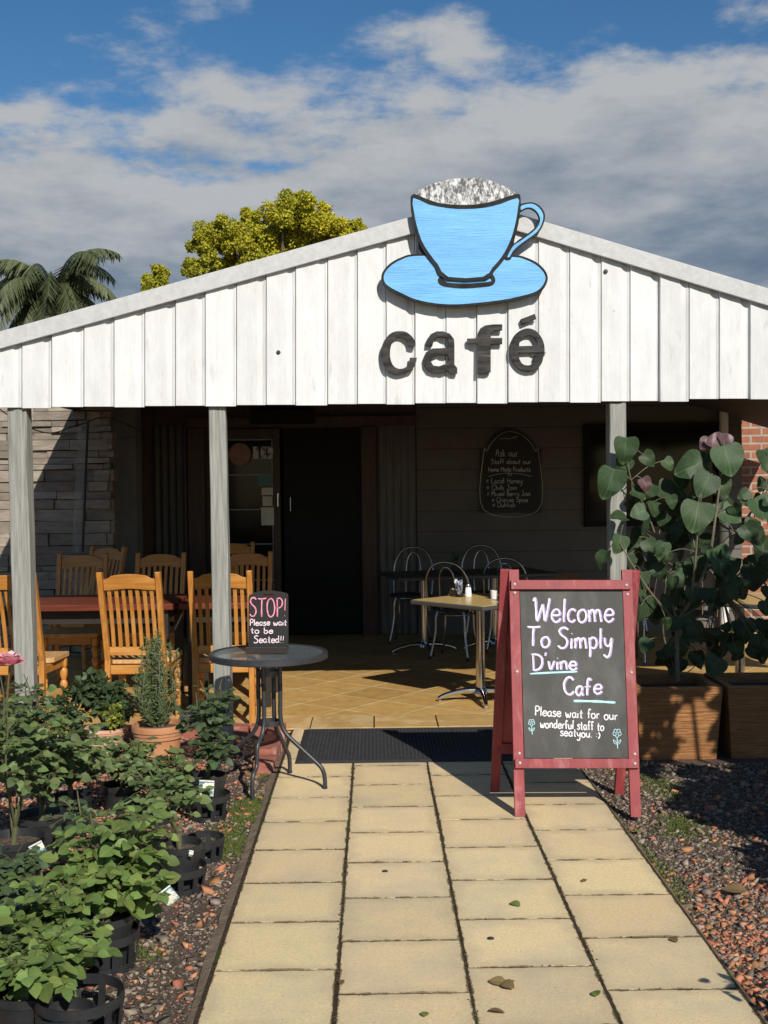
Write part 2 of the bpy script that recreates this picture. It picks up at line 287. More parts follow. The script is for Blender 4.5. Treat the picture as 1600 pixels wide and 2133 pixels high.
m_pebble = mat('grey pebble', (.122, .096, .076), (.265, .212, .162), rough=.9, spec=.2, scale=30, island=.6)
m_chip = mat('terracotta chip', (.34, .125, .058), (.45, .205, .11), rough=.9, scale=30, island=.35)
m_moss = mat('moss', (.10, .125, .022), (.06, .085, .016), rough=.95, scale=30, island=.3)
m_dry = mat('dry leaf', (.17, .10, .04), (.12, .09, .03), rough=.8, scale=20, island=.3)
m_cable = mat('black cable', (.012, .012, .012), rough=.6)
m_jar = mat('clear jar glass', (.9, .9, .88), rough=.03, trans=1, ior=1.2)
m_salt = mat('salt', (.8, .8, .78), rough=.9)
m_sachet = mat('paper sachets', (.66, .62, .55), (.14, .2, .34), rough=.7, scale=45, lo=.48, hi=.52, island=.3)

# ------------------------------------------------------------------ mesh helpers
class MB:
    def __init__(s): s.v = []; s.f = []; s.uv = []
    def add(s, vs, fs, uv=None):
        n = len(s.v); s.v += [tuple(p) for p in vs]; s.f += [tuple(i + n for i in q) for q in fs]
        s.uv += (uv if uv else [(0, 0)] * len(vs)); return s
    def box(s, c, d, rot=None):
        vs = []
        for z in (-.5, .5):
            for x, y in ((-.5, -.5), (.5, -.5), (.5, .5), (-.5, .5)):
                p = Vector((x * d[0], y * d[1], z * d[2])); p = (rot @ p if rot is not None else p) + Vector(c); vs.append(p)
        return s.add(vs, [(3, 2, 1, 0), (4, 5, 6, 7), (0, 1, 5, 4), (1, 2, 6, 5), (2, 3, 7, 6), (3, 0, 4, 7)])
    def bar(s, a, b, w, d, side=Vector((1, 0, 0)), w2=None):
        a = Vector(a); b = Vector(b); t = (b - a).normalized(); x = (side - t * side.dot(t)).normalized(); y = t.cross(x); vs = []
        for p, q in ((a, w), (b, w2 or w)):
            for i, j in ((-.5, -.5), (.5, -.5), (.5, .5), (-.5, .5)): vs.append(p + x * (i * q) + y * (j * d))
        return s.add(vs, [(3, 2, 1, 0), (4, 5, 6, 7), (0, 1, 5, 4), (1, 2, 6, 5), (2, 3, 7, 6), (3, 0, 4, 7)])
    def tube(s, pts, r, seg=8, cap=True, closed=False):
        pts = [Vector(p) for p in pts]; n = len(pts); rs = r if isinstance(r, (list, tuple)) else [r] * n; vs = []; prev = None
        for i, p in enumerate(pts):
            if closed: t = pts[(i + 1) % n] - pts[i - 1]
            else: t = pts[min(i + 1, n - 1)] - pts[max(i - 1, 0)]
            t.normalize()
            if prev is None: x = t.orthogonal().normalized()
            else:
                x = prev - t * prev.dot(t); x.normalize()
            prev = x; y = t.cross(x)
            for k in range(seg): a = 2 * math.pi * k / seg; vs.append(p + (x * math.cos(a) + y * math.sin(a)) * rs[i])
        fs = [(i * seg + k, i * seg + (k + 1) % seg, (i + 1) * seg + (k + 1) % seg, (i + 1) * seg + k) for i in range(n - 1) for k in range(seg)]
        if closed: fs += [((n - 1) * seg + k, (n - 1) * seg + (k + 1) % seg, (k + 1) % seg, k) for k in range(seg)]
        elif cap: fs += [tuple(range(seg))[::-1], tuple((n - 1) * seg + k for k in range(seg))]
        return s.add(vs, fs)
    def lathe(s, prof, seg=32, c=(0, 0, 0), close=False):
        c = Vector(c); vs = []; n = len(prof)
        for r, z in prof:
            for k in range(seg): a = 2 * math.pi * k / seg; vs.append(c + Vector((r * math.cos(a), r * math.sin(a), z)))
        fs = [(i * seg + k, i * seg + (k + 1) % seg, (i + 1) * seg + (k + 1) % seg, (i + 1) * seg + k) for i in range(n - 1) for k in range(seg)]
        if close: fs += [((n - 1) * seg + k, (n - 1) * seg + (k + 1) % seg, (k + 1) % seg, k) for k in range(seg)]
        else:
            if prof[0][0] > 1e-4: fs.append(tuple(range(seg))[::-1])
            if prof[-1][0] > 1e-4: fs.append(tuple((n - 1) * seg + k for k in range(seg)))
        return s.add(vs, fs)
    def build(s, name, m, parent=None, smooth=False, bevel=0, uv=False):
        me = bpy.data.meshes.new(name); vs = s.v
        if parent is not None:
            rr = parent
            while rr.parent: rr = rr.parent
            inv = (Matrix.Translation(rr.location) @ rr.rotation_euler.to_matrix().to_4x4()).inverted()
            if inv != Matrix.Identity(4): vs = [inv @ Vector(p) for p in vs]
        me.from_pydata([tuple(p) for p in vs], [], s.f); me.update()
        if uv:
            l = me.uv_layers.new(name='UVMap'); vi = np.empty(len(me.loops), np.int32); me.loops.foreach_get('vertex_index', vi)
            l.data.foreach_set('uv', np.array(s.uv, np.float32)[vi].ravel())
        if smooth:
            me.polygons.foreach_set('use_smooth', [True] * len(me.polygons))
            me.set_sharp_from_angle(angle=R(40))
        me.materials.append(m)
        o = bpy.data.objects.new(name, me); COL.objects.link(o); o.parent = parent
        if bevel:
            b = o.modifiers.new('bevel', 'BEVEL'); b.width = bevel; b.segments = 2; b.limit_method = 'ANGLE'; b.angle_limit = R(40)
        return o
def catm(pts, n=6, closed=False):
    P = [Vector(p) for p in pts]; out = []; m = len(P)
    if m < 3 and not closed: return P
    for i in range(m if closed else m - 1):
        if closed: a, b, c, d = P[i - 1], P[i], P[(i + 1) % m], P[(i + 2) % m]
        else: a, b, c, d = P[max(i - 1, 0)], P[i], P[i + 1], P[min(i + 2, m - 1)]
        for k in range(n):
            t = k / n; out.append(.5 * ((2 * b) + (c - a) * t + (2 * a - 5 * b + 4 * c - d) * t * t + (3 * b - a - 3 * c + d) * t ** 3))
    if not closed: out.append(P[-1])
    return out
def tag(o, label=None, cat=None, group=None, kind=None):
    if label: o['label'] = label
    if cat: o['category'] = cat
    if group: o['group'] = group
    if kind: o['kind'] = kind
    return o
def thing(name, label, cat, loc=(0, 0, 0), rz=0, group=None):
    o = bpy.data.objects.new(name, None); o.empty_display_size = .1; COL.objects.link(o); o.location = loc; o.rotation_euler = (0, 0, rz)
    return tag(o, label, cat, group)
def dup(o, loc=None, rz=None, label=None, parent=None):
    c = o.copy(); COL.objects.link(c)
    if parent: c.parent = parent
    if loc is not None: c.location = loc
    if rz is not None: c.rotation_euler = (0, 0, rz)
    if label: c['label'] = label
    for ch in list(o.children): dup(ch, parent=c)
    return c
def slab(loops, depth, name, m, parent, to3, nrm, smooth_n=0, bevel=0):
    """solid from 2D outlines (first outer, others holes): front face at to3(p), back at to3(p) - nrm*depth"""
    cu = bpy.data.curves.new('tmp', 'CURVE'); cu.dimensions = '2D'; cu.fill_mode = 'BOTH'
    for lp in loops:
        pts = [Vector((p[0], p[1], 0)) for p in lp]
        if smooth_n: pts = catm(pts, smooth_n, True)
        sp = cu.splines.new('POLY'); sp.points.add(len(pts) - 1); sp.use_cyclic_u = True
        for q, p in zip(sp.points, pts): q.co = (p.x * .01, -p.y * .01, 0, 1)
    cu.extrude = .5
    ob = bpy.data.objects.new('tmp', cu); COL.objects.link(ob)
    bpy.context.view_layer.update()
    me = bpy.data.meshes.new_from_object(ob.evaluated_get(bpy.context.evaluated_depsgraph_get()))
    mb = MB(); vs = []
    for v in me.vertices:
        p = to3(v.co.x * 100, -v.co.y * 100); vs.append(p if v.co.z > 0 else p - nrm * depth)
    mb.add(vs, [tuple(p.vertices) for p in me.polygons])
    bpy.data.objects.remove(ob); bpy.data.curves.remove(cu); bpy.data.meshes.remove(me)
    o = mb.build(name, m, parent)
    import bmesh
    bm = bmesh.new(); bm.from_mesh(o.data); bmesh.ops.remove_doubles(bm, verts=bm.verts, dist=1e-5); bmesh.ops.recalc_face_normals(bm, faces=bm.faces); bm.to_mesh(o.data); bm.free()
    if bevel:
        b = o.modifiers.new('bevel', 'BEVEL'); b.width = bevel; b.segments = 2; b.limit_method = 'ANGLE'; b.angle_limit = R(50)
    return o
def ribbon(mb, pts, w, to3, closed=False):
    P = catm([Vector((p[0], p[1], 0)) for p in pts], 5, closed); n = len(P)
    if n < 2: return
    vs = []; fs = []
    for i, p in enumerate(P):
        t = (P[(i + 1) % n] - P[i - 1]) if closed else (P[min(i + 1, n - 1)] - P[max(i - 1, 0)])
        if t.length < 1e-6: t = Vector((1, 0, 0))
        t.normalize(); nn = Vector((-t.y, t.x, 0)) * w * .5
        ww = 1 + .16 * math.sin(i * 1.3 + p.x)
        if not closed and i in (0, n - 1): ww *= .7
        vs += [to3((p + nn * ww).x, (p + nn * ww).y), to3((p - nn * ww).x, (p - nn * ww).y)]
    fs = [(2 * i, 2 * i + 1, 2 * i + 3, 2 * i + 2) for i in range(n - 1)]
    if closed: fs.append((2 * n - 2, 2 * n - 1, 1, 0))
    mb.add(vs, fs)
FONT = {'W': (78, "0 88 8 100 14 50 20 5 38 60 44 72 50 40 56 5 66 50 74 100"), 'e': (44, "5 30 38 32 40 45 30 55 15 52 5 35 6 15 20 2 36 8 44 18"), 'l': (16, "8 100 7 50 8 2"),
 'c': (40, "38 46 25 55 10 48 4 28 10 8 24 2 38 12"), 'o': (46, "24 55 8 46 4 26 12 5 26 2 40 14 42 36 32 52 24 55"), 'm': (66, "5 52 7 25 6 2|7 30 16 50 26 50 30 30 31 2|31 30 40 50 52 50 57 30 60 2"),
 'T': (60, "0 98 30 96 62 100|30 96 28 50 30 0"), 'S': (54, "50 90 34 100 14 95 8 78 20 62 40 48 48 28 38 6 18 0 2 12"), 'i': (16, "8 52 7 25 8 2|7 74 10 75"), 'p': (46, "6 54 8 10 6 -40|8 42 20 55 36 50 42 30 34 8 20 4 8 14"),
 'y': (44, "5 54 8 28 18 14 32 20 38 50|40 54 38 10 30 -30 16 -40 4 -28"), 'D': (62, "8 98 8 2|0 98 30 98 54 80 58 48 46 14 20 0 4 2"), "'": (12, "8 110 4 88"), 'v': (42, "4 54 18 2 38 56"), 'n': (46, "5 54 7 25 7 2|7 32 18 52 32 52 38 30 40 2"),
 'C': (62, "58 82 44 98 22 94 6 66 6 32 20 6 42 2 60 20"), 'a': (46, "40 46 26 55 10 46 4 24 14 4 28 8 38 30|40 54 38 20 46 2"), 'f': (34, "36 86 28 98 18 90 16 55 16 2|2 50 34 54"), 'P': (48, "8 96 9 50 8 0|4 94 28 100 46 84 42 60 24 48 8 50"),
 's': (36, "34 46 22 55 8 48 10 36 26 26 34 14 24 2 8 2 2 10"), 'w': (60, "4 54 12 6 20 4 28 36 36 4 46 6 56 54"), 't': (34, "18 86 16 40 18 8 30 4|2 54 34 56"), 'r': (34, "6 54 8 25 8 2|8 32 18 50 32 52"), 'u': (46, "5 54 6 18 16 3 30 6 38 26|40 54 39 18 44 2"),
 'd': (48, "38 42 24 52 8 44 4 22 14 4 28 8 38 24|40 100 39 40 42 2"), 'b': (46, "7 100 8 50 8 4|8 36 20 52 36 48 42 26 32 6 16 2 8 10"), 'h': (46, "7 100 8 50 8 2|8 32 20 52 34 48 38 26 40 2"), 'k': (42, "7 100 8 50 8 2|36 54 10 28|18 34 38 2"),
 'x': (42, "4 52 38 2|36 54 4 2"), 'z': (42, "4 52 38 52 6 4 40 4"), 'A': (58, "2 0 24 100 52 0|12 36 44 36"), 'B': (50, "8 98 8 2|6 98 34 96 42 78 32 58 10 54|12 54 38 48 46 26 34 4 8 2"), 'H': (56, "8 98 8 0|48 98 48 0|8 50 48 52"),
 'J': (48, "10 98 46 98|32 98 32 28 24 4 8 6 2 22"), 'L': (46, "8 98 8 2 44 4"), 'M': (66, "6 0 10 98 32 40 54 98 60 0"), 'O': (66, "32 100 10 84 4 48 14 10 34 0 54 16 60 52 50 86 32 100"), '!': (20, "12 98 9 34|7 5 10 7"), '.': (14, "4 1 10 5"),
 ':': (16, "6 12 11 17|6 44 11 49"), ')': (24, "6 70 20 46 20 24 6 -4"), '#': (40, "14 70 10 10|30 72 26 12|4 50 38 52|2 30 36 32"), ' ': (32, "")}
def write(mb, s, x, y, cap, width, w, to3, slope=0, jit=1.0, off=(0, 0)):
    rnd = random.Random(s); nat = sum(FONT[c][0] + 6 for c in s); k = width / nat; cx = 0
    for c in s:
        a, st = FONT[c]; jy = rnd.uniform(-1, 1) * cap * .035 * jit; sl = rnd.uniform(-.05, .05) * jit
        for q in st.split('|'):
            if not q: continue
            n = [float(t) for t in q.split()]; pts = []
            for i in range(0, len(n), 2):
                px = x + (cx + n[i]) * k + n[i + 1] / 100 * cap * sl; py = y - n[i + 1] / 100 * cap + jy + (px - x) * slope
                pts.append((px + off[0], py + off[1]))
            ribbon(mb, pts, w, to3)
        cx += a + 6

# ------------------------------------------------------------------ ground, path, patio
GZ = -.03
mb = MB(); mb.add([(-400, -60, GZ), (400, -60, GZ), (400, 900, GZ), (-400, 900, GZ)], [(0, 1, 2, 3)])
tag(mb.build('ground', m_gravel), kind='structure')
XS = [-.548, -.137, .285, .707, 1.13]
mb = MB(); rnd = random.Random(3)
def paver(mb, x0, x1, y0, y1, zt):
    g = .0045; e = .0012; tl = [rnd.uniform(0, .0018) for _ in range(4)]
    lo = [(x0 + g, y0 + g), (x1 - g, y0 + g), (x1 - g, y1 - g), (x0 + g, y1 - g)]; cx, cy = (x0 + x1) / 2, (y0 + y1) / 2
    b = [(x, y, zt - .05) for x, y in lo]; a = [(x, y, zt - .0008) for x, y in lo]; t = [(x - math.copysign(e, x - cx), y - math.copysign(e, y - cy), zt + tl[i]) for i, (x, y) in enumerate(lo)]
    f = [(8, 9, 10, 11)]
    for i in range(4): j = (i + 1) % 4; f += [(i, j, 4 + j, 4 + i), (4 + i, 4 + j, 8 + j, 8 + i)]
    q = [(0, 0), (1, 0), (1, 1), (0, 1)]; mb.add(b + a + t, f, q * 3)
for c in range(4):
    y = (5.056 if c % 2 == 0 else 5.29) - .42 * 12
    while y < 7.5:
        y1 = min(y + .42, 7.575)
        paver(mb, XS[c] + rnd.uniform(-.001, .003), XS[c + 1] - rnd.uniform(-.001, .003), y, y1, 0); y += .42
path = mb.build('path', m_paver, uv=True); tag(path, kind='structure')
mb = MB(); mb.box((.29, 3.8, -.0262), (1.69, 7.5, .05)); tag(mb.build('path_bed', m_mortar), kind='structure')
mb = MB(); rnd = random.Random(5)
for sx, x0 in ((-1, XS[0]), (1, XS[-1])):
    n = 90; vs = []
    for i in range(n + 1):
        y = .2 + i * 7.0 / n; w = .045 + .02 * mnoise.noise((y * 1.3, sx, 0)) + .015 * mnoise.noise((y * 6, sx, 3))
        if sx > 0: w *= .5
        vs += [(x0 + sx * .002, y, -.008), (x0 + sx * w, y, -.014 - rnd.random() * .006), (x0 + sx * (w + .012), y, -.05)]
    f = []
    for i in range(n):
        for k in range(2): a = i * 3 + k; q = (a, a + 1, a + 4, a + 3); f.append(q if sx > 0 else q[::-1])
    mb.add(vs, f)
tag(mb.build('path_edge', m_haunch), kind='structure')
mb = MB(); mb.box((.6, 10.15, -.05), (7.2, 4.3, .1)); tag(mb.build('patio_floor', m_patio), kind='structure')
mb = MB(); rnd = random.Random(8); x = -.548 - .42 * 6
mb.add([(-3, 7.58, -.012), (4.2, 7.58, -.012), (4.2, 8.0, -.012), (-3, 8.0, -.012)], [(0, 1, 2, 3)])
mbm = mb; mb = MB()
while x < 4: paver(mb, x + .11, x + .53, 7.585, 7.998, .0); x += .42
tag(mb.build('patio_border', m_border), kind='structure'); tag(mbm.build('patio_joint', m_mortar), kind='structure')

mb = MB(); rnd = random.Random(15)
for _ in range(2600):
    if rnd.random() < .72: x = rnd.choice(XS[1:-1]) + rnd.gauss(0, .005); y = 3.3 + 4.2 * rnd.random() ** 1.3
    else:
        c = rnd.randrange(4); x = rnd.uniform(XS[c], XS[c + 1]); y = (5.056 if c % 2 == 0 else 5.29) + .42 * rnd.randint(-4, 5) + rnd.gauss(0, .004)
        if mnoise.noise((x * 3, y * 3, 1)) < .05: continue
    if y > 6.55: continue
    if mnoise.noise((x * 9, y * 2.2, 8)) < -.15: continue
    a = rnd.uniform(0, 6.28); d = Vector((math.cos(a), math.sin(a), 0)) * rnd.uniform(.002, .006); q = Vector((-d.y, d.x, 0)) * rnd.uniform(.15, .5); c0 = Vector((x, y, .0008)); h = Vector((0, 0, rnd.uniform(.001, .006)))
    mb.add([c0 - d, c0 + q, c0 + d, c0 - q, c0 + h], [(0, 4, 1), (1, 4, 2), (2, 4, 3), (3, 4, 0)])
tag(mb.build('joint_litter', mat('joint crumbs', (.07, .045, .025), (.05, .055, .02), rough=.95, scale=9, island=.5)), kind='stuff')
# loose stones (uncountable)
def scatter(name, m, n, size, seed, regions, flat=.6, dens=None):
    rg = np.random.default_rng(seed); base = np.array([(1, 0, 0), (-1, 0, 0), (0, 1, 0), (0, -1, 0), (0, 0, 1), (0, 0, -1)], float)
    tri = np.array([(0, 2, 4), (2, 1, 4), (1, 3, 4), (3, 0, 4), (2, 0, 5), (1, 2, 5), (3, 1, 5), (0, 3, 5)])
    # subdivided octahedron corner cut -> chunky stone: use cube-ish 8 verts
    cube = np.array([(x, y, z) for z in (-1, 1) for x, y in ((-1, -1), (1, -1), (1, 1), (-1, 1))], float) * .62
    cf = np.array([(3, 2, 1, 0), (4, 5, 6, 7), (0, 1, 5, 4), (1, 2, 6, 5), (2, 3, 7, 6), (3, 0, 4, 7)])
    V = []; pts = []
    for (x0, x1, y0, y1, k) in regions:
        q = int(n * k); xs = rg.uniform(x0, x1, q); ys = y0 + (y1 - y0) * rg.random(q) ** 1.15
        for a, b in zip(xs, ys):
            if dens and not dens(a, b, rg.random()): continue
            pts.append((a, b))
    pts = np.array(pts); q = len(pts)
    v = cube[None] + rg.normal(0, .22, (q, 8, 3)); sc = rg.lognormal(0, .48, (q, 1, 1)) * size; v = v * sc; v[:, :, 2] *= flat
    an = rg.uniform(0, 6.28, q); c, s = np.cos(an)[:, None], np.sin(an)[:, None]
    x = v[:, :, 0] * c - v[:, :, 1] * s; y = v[:, :, 0] * s + v[:, :, 1] * c; z = v[:, :, 2]
    ti = rg.normal(0, .35, (q, 1)); z = z + x * ti
    out = np.stack([x + pts[:, :1], y + pts[:, 1:], z + GZ + sc[:, :, 0] * .2], -1).reshape(-1, 3)
    faces = (cf[None] + (np.arange(q) * 8)[:, None, None]).reshape(-1, 4)
    me = bpy.data.meshes.new(name); me.vertices.add(len(out)); me.vertices.foreach_set('co', out.astype(np.float32).ravel())
    me.loops.add(faces.size); me.loops.foreach_set('vertex_index', faces.ravel().astype(np.int32)); me.polygons.add(len(faces)); me.polygons.foreach_set('loop_start', np.arange(0, faces.size, 4, dtype=np.int32))
    me.update(calc_edges=True); me.validate(); me.materials.append(m)
    o = bpy.data.objects.new(name, me); COL.objects.link(o); return tag(o, kind='stuff')
def dl(a, b, r): return not (XS[0] - .03 < a < XS[-1] + .01)
REG = [(-2.1, -.57, 3.3, 7.5, .55), (1.11, 2.2, 3.3, 6.6, .45)]
def chipd(a, b, r):
    if not dl(a, b, r): return False
    k = mnoise.noise((a * 1.7, b * 1.1, 4.0)) * .5 + .5
    if a > 1.1: k = .08 + 1.15 * max(0, 1 - abs(b - 3.8) / 1.15) * (a > 1.12)
    elif a < -1.0: k = k * .6 + .5
    else: k *= .38
    return r < k
tag(scatter('gravel', m_pebble, 36000, .0058, 1, REG, dens=dl), 'small grey and brown pebbles covering the garden bed')
tag(scatter('terracotta_chips', m_chip, 22000, .0082, 2, REG, dens=chipd), 'broken orange terracotta chips strewn over the pebbles')
def mossy(cx, cy, rx, ry, n, seed):
    rg = random.Random(seed); mb = MB()
    for _ in range(n):
        a = rg.gauss(0, .45); b = rg.gauss(0, .45); x, y = cx + a * rx, cy + b * ry
        if XS[0] - .012 < x < XS[-1] + .012: continue
        s = rg.uniform(.005, .014); h = rg.uniform(.004, .012)
        an = rg.uniform(0, 6.28); c = Vector((x, y, GZ + .004)); t = Vector((rg.uniform(-.5, .5), rg.uniform(-.5, .5), 1)) * h
        d = Vector((math.cos(an), math.sin(an), 0)) * s * .4
        mb.add([c - d, c + d, c + d * .2 + t, c - d * .3 + t], [(0, 1, 2, 3)])
    return mb
for k, (px, py, rx, ry, n) in enumerate([(520, 1690, .10, .25, 3200), (480, 1760, .08, .25, 1300), (560, 1600, .09, .3, 1500), (1290, 1760, .08, 1.1, 6000), (1420, 1725, .13, .22, 1300), (1380, 1640, .12, .3, 900), (1360, 1830, .1, .5, 2400), (1255, 1690, .05, .5, 1500), (300, 1990, .08, .1, 250), (470, 1740, .12, .3, 500)]):
    p = PZ(px, py, GZ); tag(mossy(p.x, p.y, rx, ry, n, k).build('moss', m_moss), kind='stuff')

# ------------------------------------------------------------------ the cafe building
YG = 6.95
cafe = thing('cafe_building', 'white weatherboard cafe with a low gable verandah and dark shaded porch', 'building', (.58, 9.5, 0))
ztop_l = lambda px: 690 - .279 * px
def ztop(px): return max(690 - .279 * px, 123.3 + .298 * px)
seams = [-210, -145, -82, -18, 45, 107, 174, 237, 301, 365, 427, 492, 554, 615, 682, 744, 804, 864, 928.6, 993, 1058, 1121, 1186, 1252, 1312, 1374, 1435, 1498, 1562, 1625, 1690, 1752, 1815, 1880, 1943, 2007, 2070, 2134, 2197, 2260, 2308]
mb = MB(); rnd = random.Random(11)
for i in range(len(seams) - 1):
    a, b = seams[i], seams[i + 1]
    yb = 848.5 - (a - 0) * .0103 + (2 if i % 3 == 1 else 0) + (-3 if b > 1440 else 0)
    fl = YG + rnd.uniform(-.006, .004); fr = fl + rnd.uniform(.002, .010); th = .022
    # a board with a shallow fluted face: 5 columns across
    cols = [(0, .002), (.025, -.004), (.35, -.002), (.70, -.004), (.80, .007), (.90, .009), (.975, .003), (1, .005)]
    vs = []; f = []
    for t, dz in cols:
        px = a + .55 + (b - a - 1.1) * t; Y = fl + (fr - fl) * t + dz
        vs += [PY(px, yb, Y), PY(px, ztop(px) + 30, Y)]
    n = len(cols); k = len(vs)
    for j in range(n - 1): f.append((2 * j, 2 * j + 2, 2 * j + 3, 2 * j + 1))
    vs2 = [v + Vector((0, th, 0)) for v in vs]
    f += [(k + 2 * j + 1, k + 2 * j + 3, k + 2 * j + 2, k + 2 * j) for j in range(n - 1)]
    f += [(0, 1, k + 1, k), (2 * n - 1, 2 * n - 2, k + 2 * n - 2, k + 2 * n - 1)]
    f += [(2 * j + 2, 2 * j, k + 2 * j, k + 2 * j + 2) for j in range(n - 1)]
    mb.add(vs + vs2, f)
gable = mb.build('gable_cladding', m_white, cafe)
for px, py in ((580, 734), (1262, 565)):
    mb = MB(); p = PY(px, py, YG - .006); q = Matrix.Rotation(R(90), 3, 'X'); mb.lathe([(0, 0), (.013, 0), (.012, .004), (0, .005)], 16); mb.v = [tuple(q @ Vector(v) + p) for v in mb.v]; mb.build('hole_disc', m_black, cafe)  # flat black disc painted in for the dark of a hole
mb = MB()   # timber frame behind the boards
pl, pr, pa = PY(-215, 848, YG + .07), PY(2310, 825, YG + .07), PY(982, 440, YG + .07)
mb.bar(pl + Vector((0, 0, .07)), pr + Vector((0, 0, .07)), .09, .10, Vector((0, 1, 0)))
mb.build('verandah_beam', m_timber, cafe)
for (a, b) in (((-215, ztop(-215)), (982, 416)), ((2310, ztop(2310)), (982, 416))):
    mb = MB(); p = PY(*a, YG - .035); q = PY(*b, YG - .035); p2 = PY(a[0], a[1] + 36, YG - .035); q2 = PY(b[0], b[1] + 36, YG - .035); d = Vector((0, .028, 0))
    vs = [p2, q2, q, p]; vs += [v + d for v in vs]
    f = [(0, 1, 2, 3), (7, 6, 5, 4), (0, 4, 5, 1), (1, 5, 6, 2), (2, 6, 7, 3), (3, 7, 4, 0)]
    if p.x > q.x: f = [t[::-1] for t in f]
    mb.add(vs, f); mb.build('barge_board', m_barge, cafe, bevel=.003)
ra = PY(982, 414, YG - .03); rl = PY(-215, ztop(-215) - 1, YG - .03); rr_ = PY(2310, ztop(2310) - 1, YG - .03)
for e in (rl, rr_):
    mb = MB(); n = 40; vs = []
    for i in range(n + 1):
        y = YG - .004 + (12.25 - YG) * i / n; dz = -.022
        for q in (ra, e): vs += [(q.x, y, q.z + dz), (q.x, y, q.z + dz - .03)]
    f = []
    for i in range(n): a = 4 * i; f += [(a, a + 2, a + 6, a + 4), (a + 1, a + 5, a + 7, a + 3), (a + 2, a + 3, a + 7, a + 6)]
    f += [(0, 1, 3, 2), (4 * n, 4 * n + 2, 4 * n + 3, 4 * n + 1)]
    mb.add(vs, f); mb.build('roof', m_roof, cafe)
for (a, b, pt, pb) in ((20, 60, 35, 76), (437, 470, 449, 482), (1266, 1300, 1271, 1303)):
    mb = MB(); Yp = YG + .075; w = .1 if a > 30 else .115
    t0 = PY((a + b) / 2, 840, Yp); b0 = PY((pt + pb) / 2, 1455, Yp); dr = (b0 - t0); foot = t0 + dr * ((t0.z - GZ) / (t0.z - b0.z)); t0.y = foot.y = Yp
    n = 14; vs = []
    for i in range(n + 1):
        p = foot.lerp(t0, i / n); an = .05 * math.sin(i * .35 + a); rw = w * (1 + .015 * math.sin(i * 1.7))
        for x, y in ((-.5, -.46), (-.46, -.5), (.46, -.5), (.5, -.46), (.5, .5), (-.5, .5)):
            vs.append(p + Vector(((x * math.cos(an) - y * math.sin(an)) * rw, (x * math.sin(an) + y * math.cos(an)) * .1, 0)))
    f = [(6 * i + k, 6 * i + (k + 1) % 6, 6 * i + 6 + (k + 1) % 6, 6 * i + 6 + k) for i in range(n) for k in range(6)]
    f += [tuple(range(6))[::-1], tuple(6 * n + k for k in range(6))]
    mb.add(vs, f); mb.build('post', m_post, cafe)
# back wall of the porch
YW = 12.2
def wx(px, py=1000): return PY(px, py, YW).x
def wz(py, px=900): return PY(px, py, YW).z
xd0, xd1, xg0, xg1 = wx(590), wx(752), wx(440), wx(584)
xwl, xwr = wx(868), wx(1545); ztopw = 3.4
def weatherboards(x0, x1, z0, z1, step, Y, m, name):
    mb = MB(); z = z0
    while z < z1 - .01:
        t = min(z + step, z1)
        mb.add([(x0, Y - .018, z), (x1, Y - .018, z), (x1, Y - .004, t - .006), (x0, Y - .004, t - .006), (x0, Y, z), (x1, Y, z)], [(0, 1, 2, 3), (4, 5, 1, 0)]); z = t
    return mb.build(name, m, cafe)
weatherboards(xwl + .002, xwr, 0, ztopw, .216, YW, m_weather, 'weatherboard_wall')
weatherboards(wx(246), wx(296), 0, ztopw, .232, YW - .3, m_siding, 'corner_siding')
mb = MB(); mb.box(((wx(246) + wx(296)) / 2, YW - .10, 1.7), (wx(296) - wx(246) - .004, .38, 3.4)); mb.build('corner_pillar', m_siding, cafe)
mb = MB(); mb.box(((xd1 + xwr) / 2, YW + .06, 1.7), (xwr - xd1, .1, 3.4)); mb.box(((wx(296) + xg0) / 2, YW + .06, 1.7), (xg0 - wx(296), .1, 3.4))
mb.box(((xg0 + xd1) / 2, YW + .06, (wz(888) + 3.4) / 2), (xd1 - xg0, .1, 3.4 - wz(888))); mb.build('rear_wall', m_timber, cafe)
def corr(x0, x1, Y, m, pitch=.076):
    mb = MB(); n = int((x1 - x0) / pitch * 8); vs = []
    for i in range(n + 1):
        x = x0 + (x1 - x0) * i / n; y = Y - .018 + .010 * math.cos(2 * math.pi * (x - x0) / pitch); vs += [(x, y, .01), (x, y, wz(880))]
    mb.add(vs, [(2 * i, 2 * i + 2, 2 * i + 3, 2 * i + 1) for i in range(n)]); return mb.build('corrugated_panel', m, cafe, smooth=True)
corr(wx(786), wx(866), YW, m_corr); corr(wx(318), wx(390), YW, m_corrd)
mb = MB(); mb.box(((wx(754) + wx(784)) / 2, YW - .02, wz(888) / 2), (wx(784) - wx(754), .06, wz(888))); mb.build('door_jamb', m_timber, cafe)
mb = MB(); mb.box(((wx(394) + wx(428)) / 2, YW - .03, wz(888) / 2), (wx(428) - wx(394), .08, wz(888))); mb.build('door_jamb', m_timber, cafe)
mb = MB(); mb.box(((wx(392) + wx(868)) / 2, YW - .035, (wz(886) + wz(866)) / 2), (wx(868) - wx(392), .09, wz(866) - wz(886))); mb.build('lintel', m_timber, cafe)
